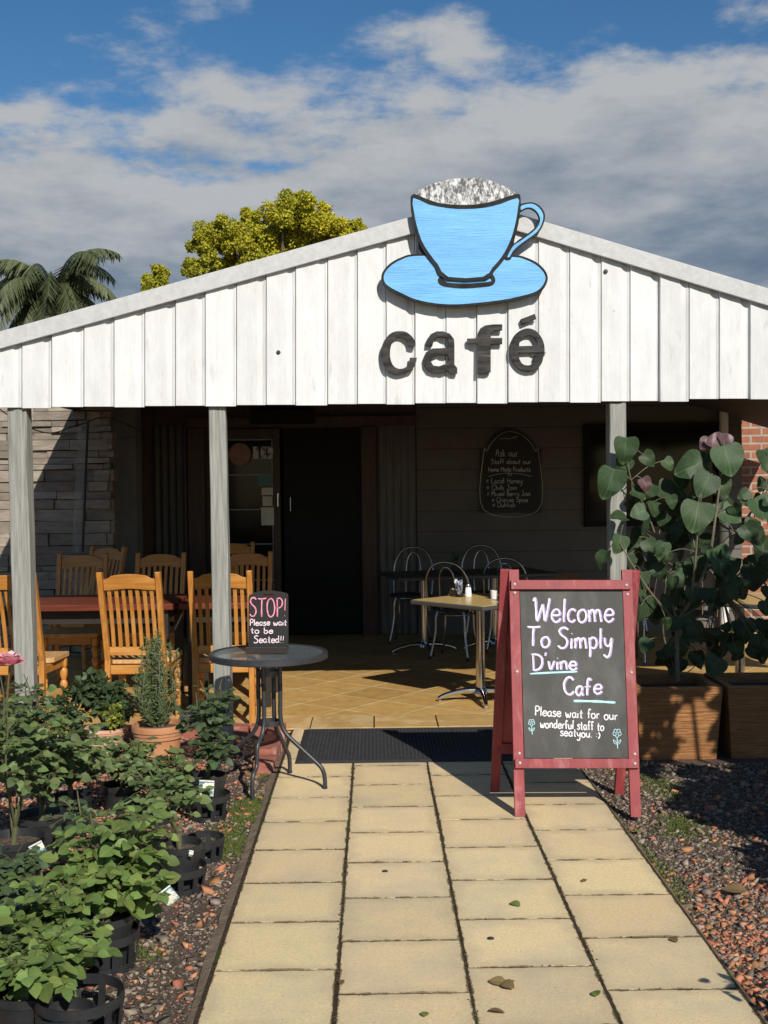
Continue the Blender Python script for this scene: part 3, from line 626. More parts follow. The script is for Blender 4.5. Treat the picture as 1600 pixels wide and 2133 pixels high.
# interior seen through the doors
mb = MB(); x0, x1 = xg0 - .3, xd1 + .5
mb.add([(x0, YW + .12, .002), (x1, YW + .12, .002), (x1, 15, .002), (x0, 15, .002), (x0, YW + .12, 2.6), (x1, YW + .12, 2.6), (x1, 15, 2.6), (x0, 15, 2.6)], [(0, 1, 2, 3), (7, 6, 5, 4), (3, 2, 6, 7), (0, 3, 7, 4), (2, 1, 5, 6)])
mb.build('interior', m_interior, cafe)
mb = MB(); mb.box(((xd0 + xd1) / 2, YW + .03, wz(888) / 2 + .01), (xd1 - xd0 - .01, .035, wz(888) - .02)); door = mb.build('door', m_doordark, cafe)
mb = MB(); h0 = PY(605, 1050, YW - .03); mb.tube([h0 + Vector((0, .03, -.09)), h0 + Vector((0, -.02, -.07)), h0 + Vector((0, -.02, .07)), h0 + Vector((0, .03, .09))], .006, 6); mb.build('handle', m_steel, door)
# glazed door with notices
mb = MB(); zt = wz(890); zb = .01; fwid = .07
mb.box((xg0 + fwid / 2, YW, (zt + zb) / 2), (fwid, .05, zt - zb)); mb.box((xg1 - fwid / 2, YW, (zt + zb) / 2), (fwid, .05, zt - zb))
mb.box(((xg0 + xg1) / 2, YW, zt - .05), (xg1 - xg0 - 2 * fwid - .002, .05, .1)); mb.box(((xg0 + xg1) / 2, YW, .1), (xg1 - xg0 - 2 * fwid - .002, .05, .18))
gdoor = mb.build('glazed_door', m_timber, cafe, bevel=.003)
mb = MB(); mb.box(((xg0 + xg1) / 2, YW + .008, (zt + .1) / 2), (xg1 - xg0 - 2 * fwid - .004, .008, zt - .3)); mb.build('pane', m_pane, gdoor)
mb = MB()
for py in (912, 985, 1057, 1129, 1204): mb.box(((xg0 + xg1) / 2, YW - .006, wz(py)), (xg1 - xg0 - 2 * fwid - .006, .016, .012))
mb.box((xg1 - fwid - .012, YW - .007, (zt + .1) / 2), (.010, .014, zt - .32)); mb.build('glazing_bar', m_siding, gdoor)
mb = MB(); mb.tube([PY(579, 1028, YW - .035), PY(579, 1055, YW - .035)], .008, 6); mb.build('handle', m_chrome, gdoor)
# window on the right
mb = MB(); a = PY(1216, 884, YW - .03); b = PY(1496, 1094, YW - .03); t = .05; Y0 = YW - .035
mb.box((a.x + t / 2, Y0, (a.z + b.z) / 2), (t, .05, a.z - b.z)); mb.box((b.x - t / 2, Y0, (a.z + b.z) / 2), (t, .05, a.z - b.z))
mb.box(((a.x + b.x) / 2, Y0, a.z - t / 2), (b.x - a.x - 2 * t - .002, .05, t)); mb.box(((a.x + b.x) / 2, Y0, b.z + t / 2), (b.x - a.x - 2 * t - .002, .05, t))
win = mb.build('window', m_doordark, cafe)
mb = MB(); mb.box(((a.x + b.x) / 2, YW - .03, (a.z + b.z) / 2), (b.x - a.x - 2 * t, .008, a.z - b.z - 2 * t)); mb.build('pane', m_pane, win)
mb = MB(); q = PY(1508, 900, YW - .12); mb.tube([(q.x, q.y, .02), (q.x, q.y, 2.9)], .045, 12); mb.build('downpipe', m_plainwhite, cafe, smooth=True)

# signs and notices on the porch wall
def planeY(Y): return lambda x, y: PY(x, y, Y)
NY = Vector((0, -1, 0))
def notice(name, x0, y0, x1, y1, m, label, cat, Y=YW - .027, group=None):
    mb = MB(); a = PY(x0, y0, Y); b = PY(x1, y1, Y); mb.box(((a.x + b.x) / 2, Y, (a.z + b.z) / 2), (abs(b.x - a.x), .004, abs(a.z - b.z)))
    return tag(mb.build(name, m), label, cat, group)
notice('notice', 545, 1016, 569, 1031, m_paper, 'small blank cream card taped highest on the glazed door', 'notice', group='notices on the glazed door')
notice('notice', 547, 1034, 567, 1054, m_paper, 'cream notice taped between the small card and the long notice on the glazed door', 'notice', group='notices on the glazed door')
notice('notice', 544, 1057, 571, 1094, m_paper, 'long cream notice hanging lowest of those on the glazed door', 'notice', group='notices on the glazed door')
notice('poster', 538, 990, 566, 1012, mat('teal card', (.06, .16, .15), (.10, .22, .2), rough=.6), 'small teal card stuck on the glass of the glazed door', 'poster')
mb = MB(); c = PY(500, 946, YW - .03); mb.lathe([(0, .0), (.10, 0), (.115, .01), (.115, .02), (0, .02)], 24)
rot = Matrix.Rotation(R(90), 3, 'X'); mb.v = [tuple(rot @ Vector(p) + c) for p in mb.v]
tag(mb.build('wall_plaque', mat('pink beige plaque', (.30, .17, .13), (.22, .12, .09), rough=.7, scale=20), smooth=True), 'round pinkish plaque on the glass near the top of the glazed door', 'plaque')
for k, px in enumerate((533, 549, 563)):
    notice('photo_card', px - 6, 930, px + 6, 956, mat('white photo card', (.45, .45, .43), (.1, .1, .1), rough=.6, scale=25, lo=.5, hi=.55), ('white photo card beside the round plaque on the glazed door', 'middle white photo card of three right of the round plaque', 'white photo card farthest from the round plaque')[k], 'card', group='photo cards on the glazed door')
mb = MB(); a = PY(522, 852, YW - .16); b = PY(655, 882, YW - .16); mb.box(((a.x + b.x) / 2, YW - .14, (a.z + b.z) / 2), (b.x - a.x, .12, a.z - b.z))
tag(mb.build('air_vent_box', m_doordark, bevel=.01), 'black box unit mounted above the dark doorway', 'box')
chalk = thing('menu_chalkboard', 'arched black chalkboard listing local honey and jams on the porch wall', 'chalkboard', PY(1065, 1068, YW - .05))
c8 = lambda X, Y: (900 + .25 * X, 840 + .25 * Y)
arch = [c8(*p) for p in [(405, 912), (405, 385), (440, 385), (470, 330), (520, 270), (580, 228), (655, 212), (730, 228), (790, 265), (845, 325), (880, 385), (915, 385), (915, 912)]]
slab([arch], .03, 'frame', m_dark, chalk, planeY(YW - .05), NY, bevel=.004)
arc2 = [c8(*p) for p in [(432, 890), (432, 405), (455, 400), (490, 340), (540, 285), (590, 250), (655, 236), (720, 250), (775, 285), (830, 340), (865, 400), (888, 405), (888, 890)]]
bd = slab([arc2], .004, 'board', m_board2, chalk, planeY(YW - .0535), NY)
mb = MB(); tp = planeY(YW - .056)
for s, X, Y, cap, X1 in (("Ask our", 530, 445, 62, 718), ("Staff about our", 490, 505, 40, 828), ("Home Made Products", 468, 570, 40, 822), ("# Local Honey", 452, 668, 46, 757), ("# Chilli Jam", 455, 722, 42, 712), ("# Mixed Berry Jam", 458, 772, 42, 825), ("# Chorizo Spice", 500, 822, 38, 802), ("# Dukkah", 505, 865, 38, 697)):
    x, y = c8(X, Y); mb = MB(); write(mb, s, x, y, cap * .25, (X1 - X) * .25, 1.25, tp); mb.build('chalk_line', m_dimchalk, bd)
mb = MB()
ribbon(mb, [c8(*p) for p in [(468, 610), (560, 588), (650, 582), (660, 600), (635, 602), (650, 584), (740, 590), (832, 610)]], 1.0, tp)
ribbon(mb, [c8(*p) for p in [(560, 300), (600, 292), (640, 296), (680, 286), (710, 276)]], .9, tp)
mb.build('chalk_flourish', m_dimchalk, bd)
mb = MB(); ribbon(mb, arc2, .7, planeY(YW - .0545), True); mb.build('board_trim', m_steel, bd)

# cup sign and cafe letters on the gable
c7 = lambda X, Y: (700 + .34375 * X, 340 + .34375 * Y)
def o7(L_): return [c7(*p) for p in L_]
cup = thing('cup_sign', 'big sky blue painted cup and saucer cut-out at the gable peak', 'sign', PY(968, 640, YG - .06))
Yc = YG - .075; pl_ = planeY
sauc = [(480, 550), (400, 568), (330, 605), (285, 655), (274, 695), (285, 735), (330, 770), (400, 805), (480, 838), (600, 862), (720, 870), (850, 860), (1000, 843), (1120, 820), (1210, 795), (1255, 765), (1280, 720), (1282, 680), (1260, 640), (1215, 600), (1150, 570), (1075, 556), (780, 545)]
slab([o7(sauc)], .02, 'saucer', m_line, cup, pl_(Yc), NY, 3)
sb = [(485, 562), (405, 580), (340, 615), (298, 660), (289, 695), (300, 728), (340, 758), (408, 792), (485, 825), (600, 848), (720, 855), (850, 846), (1000, 829), (1115, 806), (1200, 782), (1242, 754), (1266, 715), (1268, 684), (1248, 648), (1206, 612), (1145, 583), (1070, 568), (780, 560)]
slab([o7(sb)], .003, 'saucer_face', m_sky_blue, cup, pl_(Yc - .003), NY, 3)
cupo = [(452, 205), (468, 190), (484, 188), (620, 240), (780, 252), (900, 242), (1000, 215), (1095, 185), (1118, 200), (1118, 260), (1108, 340), (1085, 430), (1060, 500), (1020, 580), (960, 650), (910, 706), (660, 706), (600, 622), (540, 547), (500, 470), (470, 370), (455, 290)]
slab([o7(cupo)], .012, 'cup', m_line, cup, pl_(Yc - .016), NY, 2)
cupb = [(468, 210), (560, 250), (680, 273), (790, 278), (900, 270), (1000, 246), (1102, 210), (1104, 260), (1092, 340), (1070, 430), (1042, 500), (1002, 570), (948, 632), (890, 688), (680, 688), (618, 613), (560, 538), (518, 466), (489, 375), (473, 295)]
slab([o7(cupb)], .003, 'cup_face', m_sky_blue, cup, pl_(Yc - .019), NY, 2)
foam = [(482, 186), (560, 135), (660, 102), (780, 88), (900, 95), (1000, 130), (1088, 183), (1000, 222), (900, 248), (780, 256), (620, 246)]
slab([o7(foam)], .012, 'foam', m_foam, cup, pl_(Yc - .0135), NY, 3)
hand = [(1100, 250), (1122, 245), (1160, 238), (1195, 237), (1235, 258), (1262, 295), (1267, 330), (1255, 375), (1225, 425), (1170, 465), (1112, 510), (1082, 540), (1062, 575), (1040, 581), (1022, 574), (1010, 560)]
hin = [(1116, 300), (1122, 295), (1150, 278), (1180, 278), (1212, 300), (1228, 335), (1220, 370), (1195, 400), (1150, 435), (1105, 465), (1078, 485), (1088, 440), (1105, 370)]
slab([o7(hand), o7(hin)], .012, 'handle', m_line, cup, pl_(Yc - .0125), NY, 2)
hb = [(1122, 258), (1160, 247), (1195, 247), (1228, 266), (1252, 300), (1256, 330), (1245, 372), (1215, 419), (1165, 456), (1105, 500), (1070, 535), (1054, 566), (1038, 566), (1062, 520), (1082, 493), (1110, 476), (1160, 441), (1205, 406), (1230, 372), (1238, 335), (1222, 298), (1188, 270), (1150, 269), (1122, 283)]
slab([o7(hb)], .003, 'handle_face', m_sky_blue, cup, pl_(Yc - .0155), NY, 2)
ring = [(655, 676), (625, 690), (618, 714), (640, 740), (700, 752), (780, 757), (880, 750), (945, 740), (966, 712), (955, 680), (930, 666), (900, 690), (790, 694), (690, 694)]
rin = [(655, 694), (690, 709), (790, 711), (890, 708), (930, 696), (943, 708), (920, 719), (790, 728), (680, 723), (648, 708)]
slab([o7(ring), o7(rin)], .003, 'cup_foot', m_line, cup, pl_(Yc - .0065), NY, 3)
mb = MB(); p = PY(968, 520, YG + .01)
for dx in (-.25, .2): mb.box((p.x + dx, YG - .035, p.z - .05), (.05, .065, .5))
mb.build('batten', m_dark, cup)
lets = thing('cafe_lettering', 'charred timber letters spelling café below the blue cup', 'lettering', PY(965, 780, YG - .03))
LY = YG - .038
LT = [[[(478, 1105), (440, 1110), (430, 1075), (400, 1052), (370, 1052), (345, 1075), (330, 1120), (328, 1170), (340, 1215), (365, 1240), (400, 1245), (435, 1225), (448, 1178), (490, 1178), (482, 1215), (455, 1255), (410, 1275), (365, 1280), (320, 1262), (285, 1215), (272, 1150), (285, 1090), (315, 1045), (350, 1022), (390, 1017), (430, 1025), (465, 1055), (482, 1090)]],
      [[(545, 1108), (550, 1070), (575, 1035), (610, 1018), (650, 1018), (690, 1032), (715, 1065), (718, 1100), (718, 1220), (735, 1240), (735, 1275), (700, 1275), (675, 1255), (640, 1268), (600, 1272), (560, 1258), (535, 1225), (530, 1185), (545, 1145), (585, 1122), (640, 1120), (680, 1118), (682, 1085), (670, 1058), (640, 1050), (605, 1055), (590, 1080), (585, 1105)], [(680, 1160), (620, 1160), (585, 1175), (575, 1200), (590, 1225), (625, 1230), (665, 1215), (682, 1195)]],
      [[(858, 1275), (860, 1095), (800, 1092), (795, 1062), (860, 1060), (862, 1030), (875, 1000), (905, 982), (950, 976), (1008, 975), (1008, 1012), (960, 1012), (940, 1030), (938, 1058), (1008, 1058), (1008, 1095), (938, 1096), (938, 1265), (915, 1275)]],
      [[(1265, 1145), (1105, 1148), (1110, 1180), (1130, 1215), (1165, 1225), (1195, 1210), (1208, 1165), (1258, 1160), (1250, 1205), (1225, 1240), (1185, 1260), (1150, 1260), (1105, 1240), (1070, 1200), (1055, 1150), (1058, 1100), (1080, 1045), (1120, 1012), (1165, 1000), (1210, 1015), (1245, 1055), (1262, 1100)], [(1110, 1108), (1115, 1075), (1140, 1050), (1170, 1042), (1200, 1052), (1220, 1080), (1222, 1105)]]]
def keep(l, deg=48):
    o = []
    for i, p in enumerate(l):
        a, b, c = Vector(l[i - 1]), Vector(p), Vector(l[(i + 1) % len(l)]); o.append(p)
        if (b - a).angle(c - b) > R(deg): o.append((p[0] + .01, p[1])); o.append((p[0] + .02, p[1]))
    return o
for k, l in enumerate(LT): lo = slab([o7(keep(q) if k in (0, 3) else q) for q in l], .028, 'letter', m_letter, lets, pl_(LY), NY, 3 if k in (0, 3) else 0, bevel=.002)
slab([o7([(1118, 945), (1205, 912), (1215, 942), (1128, 978)])], .028, 'accent', m_letter, lo, pl_(LY), NY, bevel=.002)

# ------------------------------------------------------------------ side walls and far trees
mb = MB(); a = PY(-420, 1000, 11.0).x; b = PY(236, 1000, 11.0).x; rnd = random.Random(4)
z = GZ
while z < 3.0:
    x = a + rnd.uniform(-.2, 0); h = rnd.uniform(.05, .12)
    while x < b:
        w = rnd.uniform(.12, .5); x1 = min(x + w, b + rnd.uniform(-.05, .02)); d = rnd.uniform(0, .055)
        if x1 - x > .03:
            j = lambda: rnd.uniform(-.006, .006)
            mb.add([(x + .003, 11.0 - d + j(), z + .003), (x1 - .003, 11.0 - d + j(), z + .003 + j()), (x1 - .003, 11.0 - d + j(), z + h - .003 + j()), (x + .003, 11.0 - d + j(), z + h - .003), (x + .003, 11.12, z + .003), (x1 - .003, 11.12, z + .003), (x1 - .003, 11.12, z + h - .003), (x + .003, 11.12, z + h - .003)],
                   [(0, 1, 2, 3), (0, 4, 5, 1), (1, 5, 6, 2), (2, 6, 7, 3), (3, 7, 4, 0)])
        x = x1
    z += h
m_stone = mat('stacked sandstone', (.30, .25, .195), (.20, .17, .135), rough=.9, scale=7, stretch=(1, 1, 3), bump=.7, bscale=18, bstretch=(1, 1, 4), island=.3)
sw = mb.build('stone_wall', m_stone); tag(sw, 'pale stacked stone wall at the shaded left end of the porch', 'wall')
mb = MB(); mb.box(((a + b) / 2, 11.09, 1.45), (b - a - .05, .05, 2.9)); mb.build('backing', m_dark, sw)
blind = thing('clear_blind', 'clear plastic drop blind hanging in front of the stone wall', 'blind', PY(190, 1150, 10.6))
mb = MB(); q = [PY(178, 886, 10.6), PY(163, 886, 10.6), PY(150, 1150, 10.6), PY(176, 1150, 10.6)]; q2 = [v + Vector((0, .004, 0)) for v in q]; mb.add(q + q2, [(0, 1, 2, 3), (7, 6, 5, 4), (1, 5, 6, 2), (0, 3, 7, 4)]); mb.build('sheet', m_pvc, blind)
mb = MB(); mb.tube([PY(183, 880, 10.6), PY(172, 1150, 10.6)], .012, 8); mb.build('edge_rod', m_dark, blind)
mb = MB(); mb.tube(catm([PY(-10, 846, 7.6), PY(50, 885, 7.6), PY(105, 902, 7.6), PY(165, 885, 7.8), PY(235, 872, 9), PY(330, 920, 11.8)], 6), .004, 6)
tag(mb.build('hanging_cable', m_cable), 'thin black cable drooping under the left end of the verandah', 'cable')
bk = thing('brick_house', 'orange brick house standing beyond the right end of the porch', 'house', PY(1700, 1300, 12.7))
mb = MB(); x0 = PY(1535, 1000, 12.7).x; mb.box((x0 + 2.5, 12.85, 1.5), (5, .3, 3.06)); mb.build('wall', m_brickwall, bk)
mb = MB(); mb.box((x0 + 2.5, 12.55, 3.12), (5.4, 1.2, .14)); mb.build('eave', m_plainwhite, bk)

def leaf_template(hb=False):
    if hb: rows = [(-.10, .0), (-.06, .40), (.16, .57), (.40, .55), (.62, .40), (.80, .21), (.95, 0)]
    else: rows = [(0, .0), (.08, .19), (.30, .34), (.58, .32), (.82, .18), (1.0, 0)]
    vs = []; uv = []; f = []; n = len(rows)
    for i, (t, w) in enumerate(rows):
        y0 = 0.0 if (hb and i == 0) else t
        if hb and i == 0: cols = [(0, .02)]
        elif w == 0: cols = [(0, t)]
        else: cols = [(-w, t - (.08 if hb and i == 1 else 0)), (0, max(t, .05) if hb else t), (w, t - (.08 if hb and i == 1 else 0))]
        for x, y in cols:
            vs.append((x, y, (abs(x) * .16 - .22 * y * y + .05 * math.sin(i * 2.1 + x * 3) if hb else abs(x) * .22 - .2 * y * y))); uv.append((.5 + x, y))
    idx = []; k = 0
    for i, (t, w) in enumerate(rows):
        c = 1 if w == 0 else 3; idx.append(list(range(k, k + c))); k += c
    for i in range(n - 1):
        A, B = idx[i], idx[i + 1]
        if len(A) == 1 and len(B) == 3: f += [(A[0], B[1], B[0]), (A[0], B[2], B[1])]
        elif len(B) == 1: f += [(A[0], A[1], B[0]), (A[1], A[2], B[0])]
        else: f += [(A[0], A[1], B[1], B[0]), (A[1], A[2], B[2], B[1])]
    return np.array(vs), f, uv
LEAF = leaf_template(); HEART = leaf_template(True)
def put_leaf(mb, p, d, nrm, s, T=LEAF, curl=1.0, wid=1.0):
    d = Vector(d).normalized(); x = d.cross(Vector(nrm));
    if x.length < 1e-4: x = d.orthogonal()
    x.normalize(); n = x.cross(d); v = T[0]
    A = np.array([x * wid, d, n * curl]); mb.add(((v @ A) * s + np.array(p)).tolist(), T[1], T[2])
def rv(rnd, s=1): return Vector((rnd.gauss(0, s), rnd.gauss(0, s), rnd.gauss(0, s)))

QUAD = (np.array([(0, 0, 0), (.38, .45, .06), (0, 1, -.1), (-.38, .45, .06)]), [(0, 1, 2, 3)], [(.5, 0), (.9, .5), (.5, 1), (.1, .5)])
def crown(clumps, n, ls, seed, T=LEAF, fuzz=.25):
    mb = MB(); rnd = random.Random(seed)
    for (c, r) in clumps:
        c = Vector(c)
        sub = [(c + rv(rnd).normalized() * r * rnd.uniform(.35, .95), r * rnd.uniform(.22, .42)) for _ in range(15)]
        for q, rr in sub:
            for _ in range(n // 15):
                d = rv(rnd).normalized(); p = q + d * rr * rnd.uniform(.6, 1.05)
                put_leaf(mb, p, (rv(rnd) if T is QUAD else d + rv(rnd, .6)), (d + rv(rnd, .45) if T is QUAD else rv(rnd) + Vector((0, 0, .5))), ls * rnd.uniform(.7, 1.3), T)
    return mb
def far_tree(name, label, lumps, Y, n, ls, seed, m):
    pts = [(PY(a, b, Y + random.Random(a).uniform(-1.2, 1.2)), r * Y / FPX) for a, b, r in lumps]
    base = sum((p for p, r in pts), Vector()) / len(pts); base = Vector((base.x, Y, GZ))
    t = thing(name, label, 'tree', base); crown(pts, n, ls, seed, QUAD).build('crown', m, t, uv=True)
    mb = MB(); top = min(p.z for p, r in pts)
    mb.tube([base, base + Vector((.1, 0, top * .5)), base + Vector((0, 0, top))], [.22 * Y / 30, .18 * Y / 30, .13 * Y / 30], 10)
    for p, r in pts[::2]: mb.tube(catm([base + Vector((0, 0, top * .8)), base.lerp(p, .6) + Vector((0, 0, top * .25)), p], 3), [.09, .07, .06, .05, .04, .03, .02], 6)
    mb.build('trunk', m_bark, t, smooth=True); return t
far_tree('yellow_tree', 'large yellow-green tree with rounded clumps rising behind the roof', [(462, 545, 46), (425, 500, 40), (480, 478, 46), (500, 530, 55), (550, 470, 45), (545, 530, 50), (590, 440, 42), (640, 438, 45), (665, 470, 48), (610, 500, 55), (690, 480, 40), (655, 520, 45), (738, 478, 24), (715, 500, 35), (570, 560, 50), (410, 560, 30), (610, 425, 25), (575, 505, 45), (620, 545, 45), (540, 500, 40), (520, 455, 22)], 30, 5200, .065, 21, m_tree)
far_tree('young_tree', 'small round yellow-green treetop left of the larger yellow tree', [(327, 575, 25), (318, 600, 22), (340, 595, 20), (328, 620, 25)], 27, 2400, .07, 22, m_tree)
def palm(c, Y):
    base = Vector((c.x, Y, GZ)); t = thing('palm_tree', 'drooping green palm behind the low left side of the roof', 'tree', base)
    mb = MB(); mb.tube([base, base + Vector((.2, 0, c.z * .5)), Vector((c.x, Y, c.z))], [.22, .18, .16], 10); mb.build('trunk', m_bark, t, smooth=True)
    rnd = random.Random(31)
    for k in range(44):
        a = k * 2.4 + rnd.uniform(-.2, .2); el = rnd.uniform(-.1, 1.3); Ln = rnd.uniform(2.7, 3.9)
        d = Vector((math.cos(a) * math.cos(el), math.sin(a) * math.cos(el), math.sin(el))); pts = [Vector((c.x, Y, c.z))]
        for i in range(12): pts.append(pts[-1] + d * Ln / 12); d = (d + Vector((0, 0, -.20))).normalized()
        mb = MB(); mb.tube(pts, [.03 - .002 * i for i in range(13)], 5)
        for i in range(1, 13):
            for j in range(5):
                p = pts[i - 1].lerp(pts[i], j / 5); tg = (pts[i] - pts[i - 1]).normalized(); sd = tg.cross(Vector((0, 0, 1))); sd = sd.normalized() if sd.length > .05 else Vector((1, 0, 0))
                for sg in (-1, 1):
                    l = .85 * math.sin(.4 + i / 12 * 2.3) * rnd.uniform(.8, 1.15); dd = (sd * sg * .8 + tg * .5 + Vector((0, 0, rnd.uniform(-1.5, -.5)))).normalized(); e = p + dd * l + Vector((0, 0, -.12 * l)); w = tg * .03
                    mb.add([p - w, p + w, p.lerp(e, .6) + w, e, p.lerp(e, .6) - w], [(0, 1, 2, 3, 4)])
        mb.build('frond', m_palm, t, uv=True)
palm(PY(112, 618, 45), 45)

# ------------------------------------------------------------------ timber chairs and tables
def make_chair():
    t = thing('timber_chair', 'x', 'chair', group='slat-back timber chairs')
    prof = lambda z: (-.0 if z < .45 else 0) + (.02 * min(z, .45) / .45) - (max(0, z - .45) * .27)
    for s in (-1, 1):
        mb = MB(); zs = [0, .2, .45, .65, .85, 1.04]; vs = []
        for z in zs:
            y = prof(z); w = .036; d = .045 if z > .1 else .038; x = s * (.185 + (.004 if z > .8 else 0))
            for i, j in ((-.5, -.5), (.5, -.5), (.5, .5), (-.5, .5)): vs.append((x + i * w, y + j * d, z))
        n = len(zs) - 1; f = [(4 * i + k, 4 * i + (k + 1) % 4, 4 * i + 4 + (k + 1) % 4, 4 * i + 4 + k) for i in range(n) for k in range(4)] + [(3, 2, 1, 0), (4 * n, 4 * n + 1, 4 * n + 2, 4 * n + 3)]
        mb.add(vs, f); mb.build('rear_post', m_oak, t, bevel=.005)
        mb = MB(); mb.lathe([(.020, 0), (.021, .05), (.017, .06), (.023, .075), (.024, .17), (.016, .19), (.026, .215), (.027, .24), (.016, .26), (.026, .29), (.028, .33), (.018, .345), (.027, .36), (.027, .41)], 16, (s * .195, .40, 0)); mb.build('front_leg', m_oak, t, smooth=True)
        mb = MB(); mb.bar((s * .19, .03, .385), (s * .195, .385, .385), .02, .055, Vector((1, 0, 0))); mb.build('side_apron', m_oak, t, bevel=.003)
        mb = MB(); mb.tube([(s * .186, .02, .17), (s * .19, .2, .17), (s * .195, .395, .17)], [.011, .017, .011], 10); mb.build('stretcher', m_oak, t, smooth=True)
    mb = MB(); vs = []; n = 12        # crest rail with a shallow arch
    for i in range(n + 1):
        x = -.168 + .336 * i / n; u = abs(i / n * 2 - 1); top = 1.005 + .022 * math.cos(u * math.pi / 2) - (.012 if u > .75 else 0); bot = .925 + .006 * math.cos(u * 3.14)
        for z in (bot, top): vs += [(x, prof(z) - .012 - .008 * math.cos(u * 1.57), z), (x, prof(z) + .012 - .008 * math.cos(u * 1.57), z)]
    f = []
    for i in range(n): a = 4 * i; f += [(a, a + 4, a + 6, a + 2), (a + 5, a + 1, a + 3, a + 7), (a + 2, a + 6, a + 7, a + 3), (a + 1, a + 5, a + 4, a)]
    f += [(0, 2, 3, 1), (4 * n, 4 * n + 1, 4 * n + 3, 4 * n + 2)]
    mb.add(vs, f); mb.build('crest_rail', m_oakh, t, bevel=.003)
    for k in range(7):
        x = -.138 + .046 * k; mb = MB(); zs = [.535, .66, .80, .93]; vs = []
        for z in zs:
            y = prof(z) + .012 * math.sin((z - .53) / .4 * 3.14)
            for i, j in ((-.5, -.5), (.5, -.5), (.5, .5), (-.5, .5)): vs.append((x + i * .025, y + j * .011, z))
        f = [(4 * i + q, 4 * i + (q + 1) % 4, 4 * i + 4 + (q + 1) % 4, 4 * i + 4 + q) for i in range(3) for q in range(4)] + [(3, 2, 1, 0), (12, 13, 14, 15)]
        mb.add(vs, f); mb.build('slat', m_oak, t, bevel=.002)
    mb = MB(); mb.box((0, prof(.51), .51), (.333, .022, .055)); mb.build('lower_rail', m_oakh, t, bevel=.003)
    mb = MB(); mb.box((0, .02, .385), (.333, .02, .06)); mb.build('rear_apron', m_oakh, t, bevel=.003)
    mb = MB(); mb.box((0, .40, .385), (.335, .02, .055)); mb.build('front_apron', m_oakh, t, bevel=.003)
    mb = MB(); nx, ny = 10, 8; vs = []
    for zz in (0, 1):
        for j in range(ny + 1):
            for i in range(nx + 1):
                u = i / nx * 2 - 1; v = j / ny; w = .165 if j < 2 else .222; dip = (.010 * (1 - u * u) * math.sin(v * 3.0)) if zz else 0
                vs.append((u * w, .045 + v * .40, (.452 - dip) if zz else .418))
    q = (nx + 1) * (ny + 1); f = []
    for j in range(ny):
        for i in range(nx): a = j * (nx + 1) + i; f += [(q + a, q + a + 1, q + a + nx + 2, q + a + nx + 1), (a + nx + 1, a + nx + 2, a + 1, a)]
    ed = [i for i in range(nx + 1)] + [(j + 1) * (nx + 1) + nx for j in range(ny)] + [ny * (nx + 1) + i for i in range(nx - 1, -1, -1)] + [j * (nx + 1) for j in range(ny - 1, 0, -1)]
    f += [(ed[k], ed[(k + 1) % len(ed)], q + ed[(k + 1) % len(ed)], q + ed[k]) for k in range(len(ed))]
    mb.add(vs, f); mb.build('seat', m_seat, t, smooth=True, bevel=.004)
    return t
CH0 = make_chair(); first = [True]
def chair(x, y, rz, label):
    if first[0]: first[0] = False; CH0.location = (x, y, .001); CH0.rotation_euler = (0, 0, rz); CH0['label'] = label; return CH0
    return dup(CH0, (x, y, .001), rz, label)
chair(PY(283, 1450, 7.64).x, 7.64, R(-2), 'sunlit golden slat-back chair directly behind the rosemary pot')
chair(PY(30, 1450, 7.66).x, 7.66, R(-4), 'sunlit golden chair half hidden by the leftmost verandah post')
chair(PY(466, 1450, 7.66).x, 7.66, R(2), 'sunlit golden chair crossed by the middle post beside the glass table')
chair(PY(166, 1200, 9.5).x, 9.5, R(182), 'shaded timber chair facing out across the red table, nearest the stone wall')
chair(PY(329, 1200, 9.5).x, 9.5, R(178), 'shaded timber chair across the red table, behind the chair with the rosemary')
chair(PY(513, 1200, 9.5).x, 9.5, R(181), 'shaded timber chair partly behind the middle post, in front of the glazed door')
chair(PY(205, 1150, 10.55).x, 10.55, R(150), 'dim timber chair turned sideways deep in the porch by the stone wall')
chair(PY(484, 1150, 11.1).x, 11.1, R(184), 'dim timber chair farthest back, against the glazed door')
def red_table(x0, x1, y0, y1, label):
    t = thing('dining_table', label, 'table', ((x0 + x1) / 2, (y0 + y1) / 2, .001), group='red dining tables')
    mb = MB(); mb.box(((x0 + x1) / 2, (y0 + y1) / 2, .735), (x1 - x0, y1 - y0, .045)); mb.build('tabletop', m_redtop, t, bevel=.006)
    mb = MB(); mb.box(((x0 + x1) / 2, (y0 + y1) / 2, .66), (x1 - x0 - .2, y1 - y0 - .2, .10)); mb.build('apron', m_dark, t)
    for x in (x0 + .08, x1 - .08):
        for y in (y0 + .08, y1 - .08):
            mb = MB(); mb.box((x, y, .356), (.06, .06, .708)); mb.build('leg', m_dark, t)
xr = PY(362, 1260, 8.24).x
red_table(xr - 1.7, xr, 8.24, 9.0, 'red-brown dining table behind the leftmost two sunlit chairs')
red_table(xr + .03, xr + .72, 8.26, 9.0, 'red-brown dining table behind the sunlit chair at the middle post')

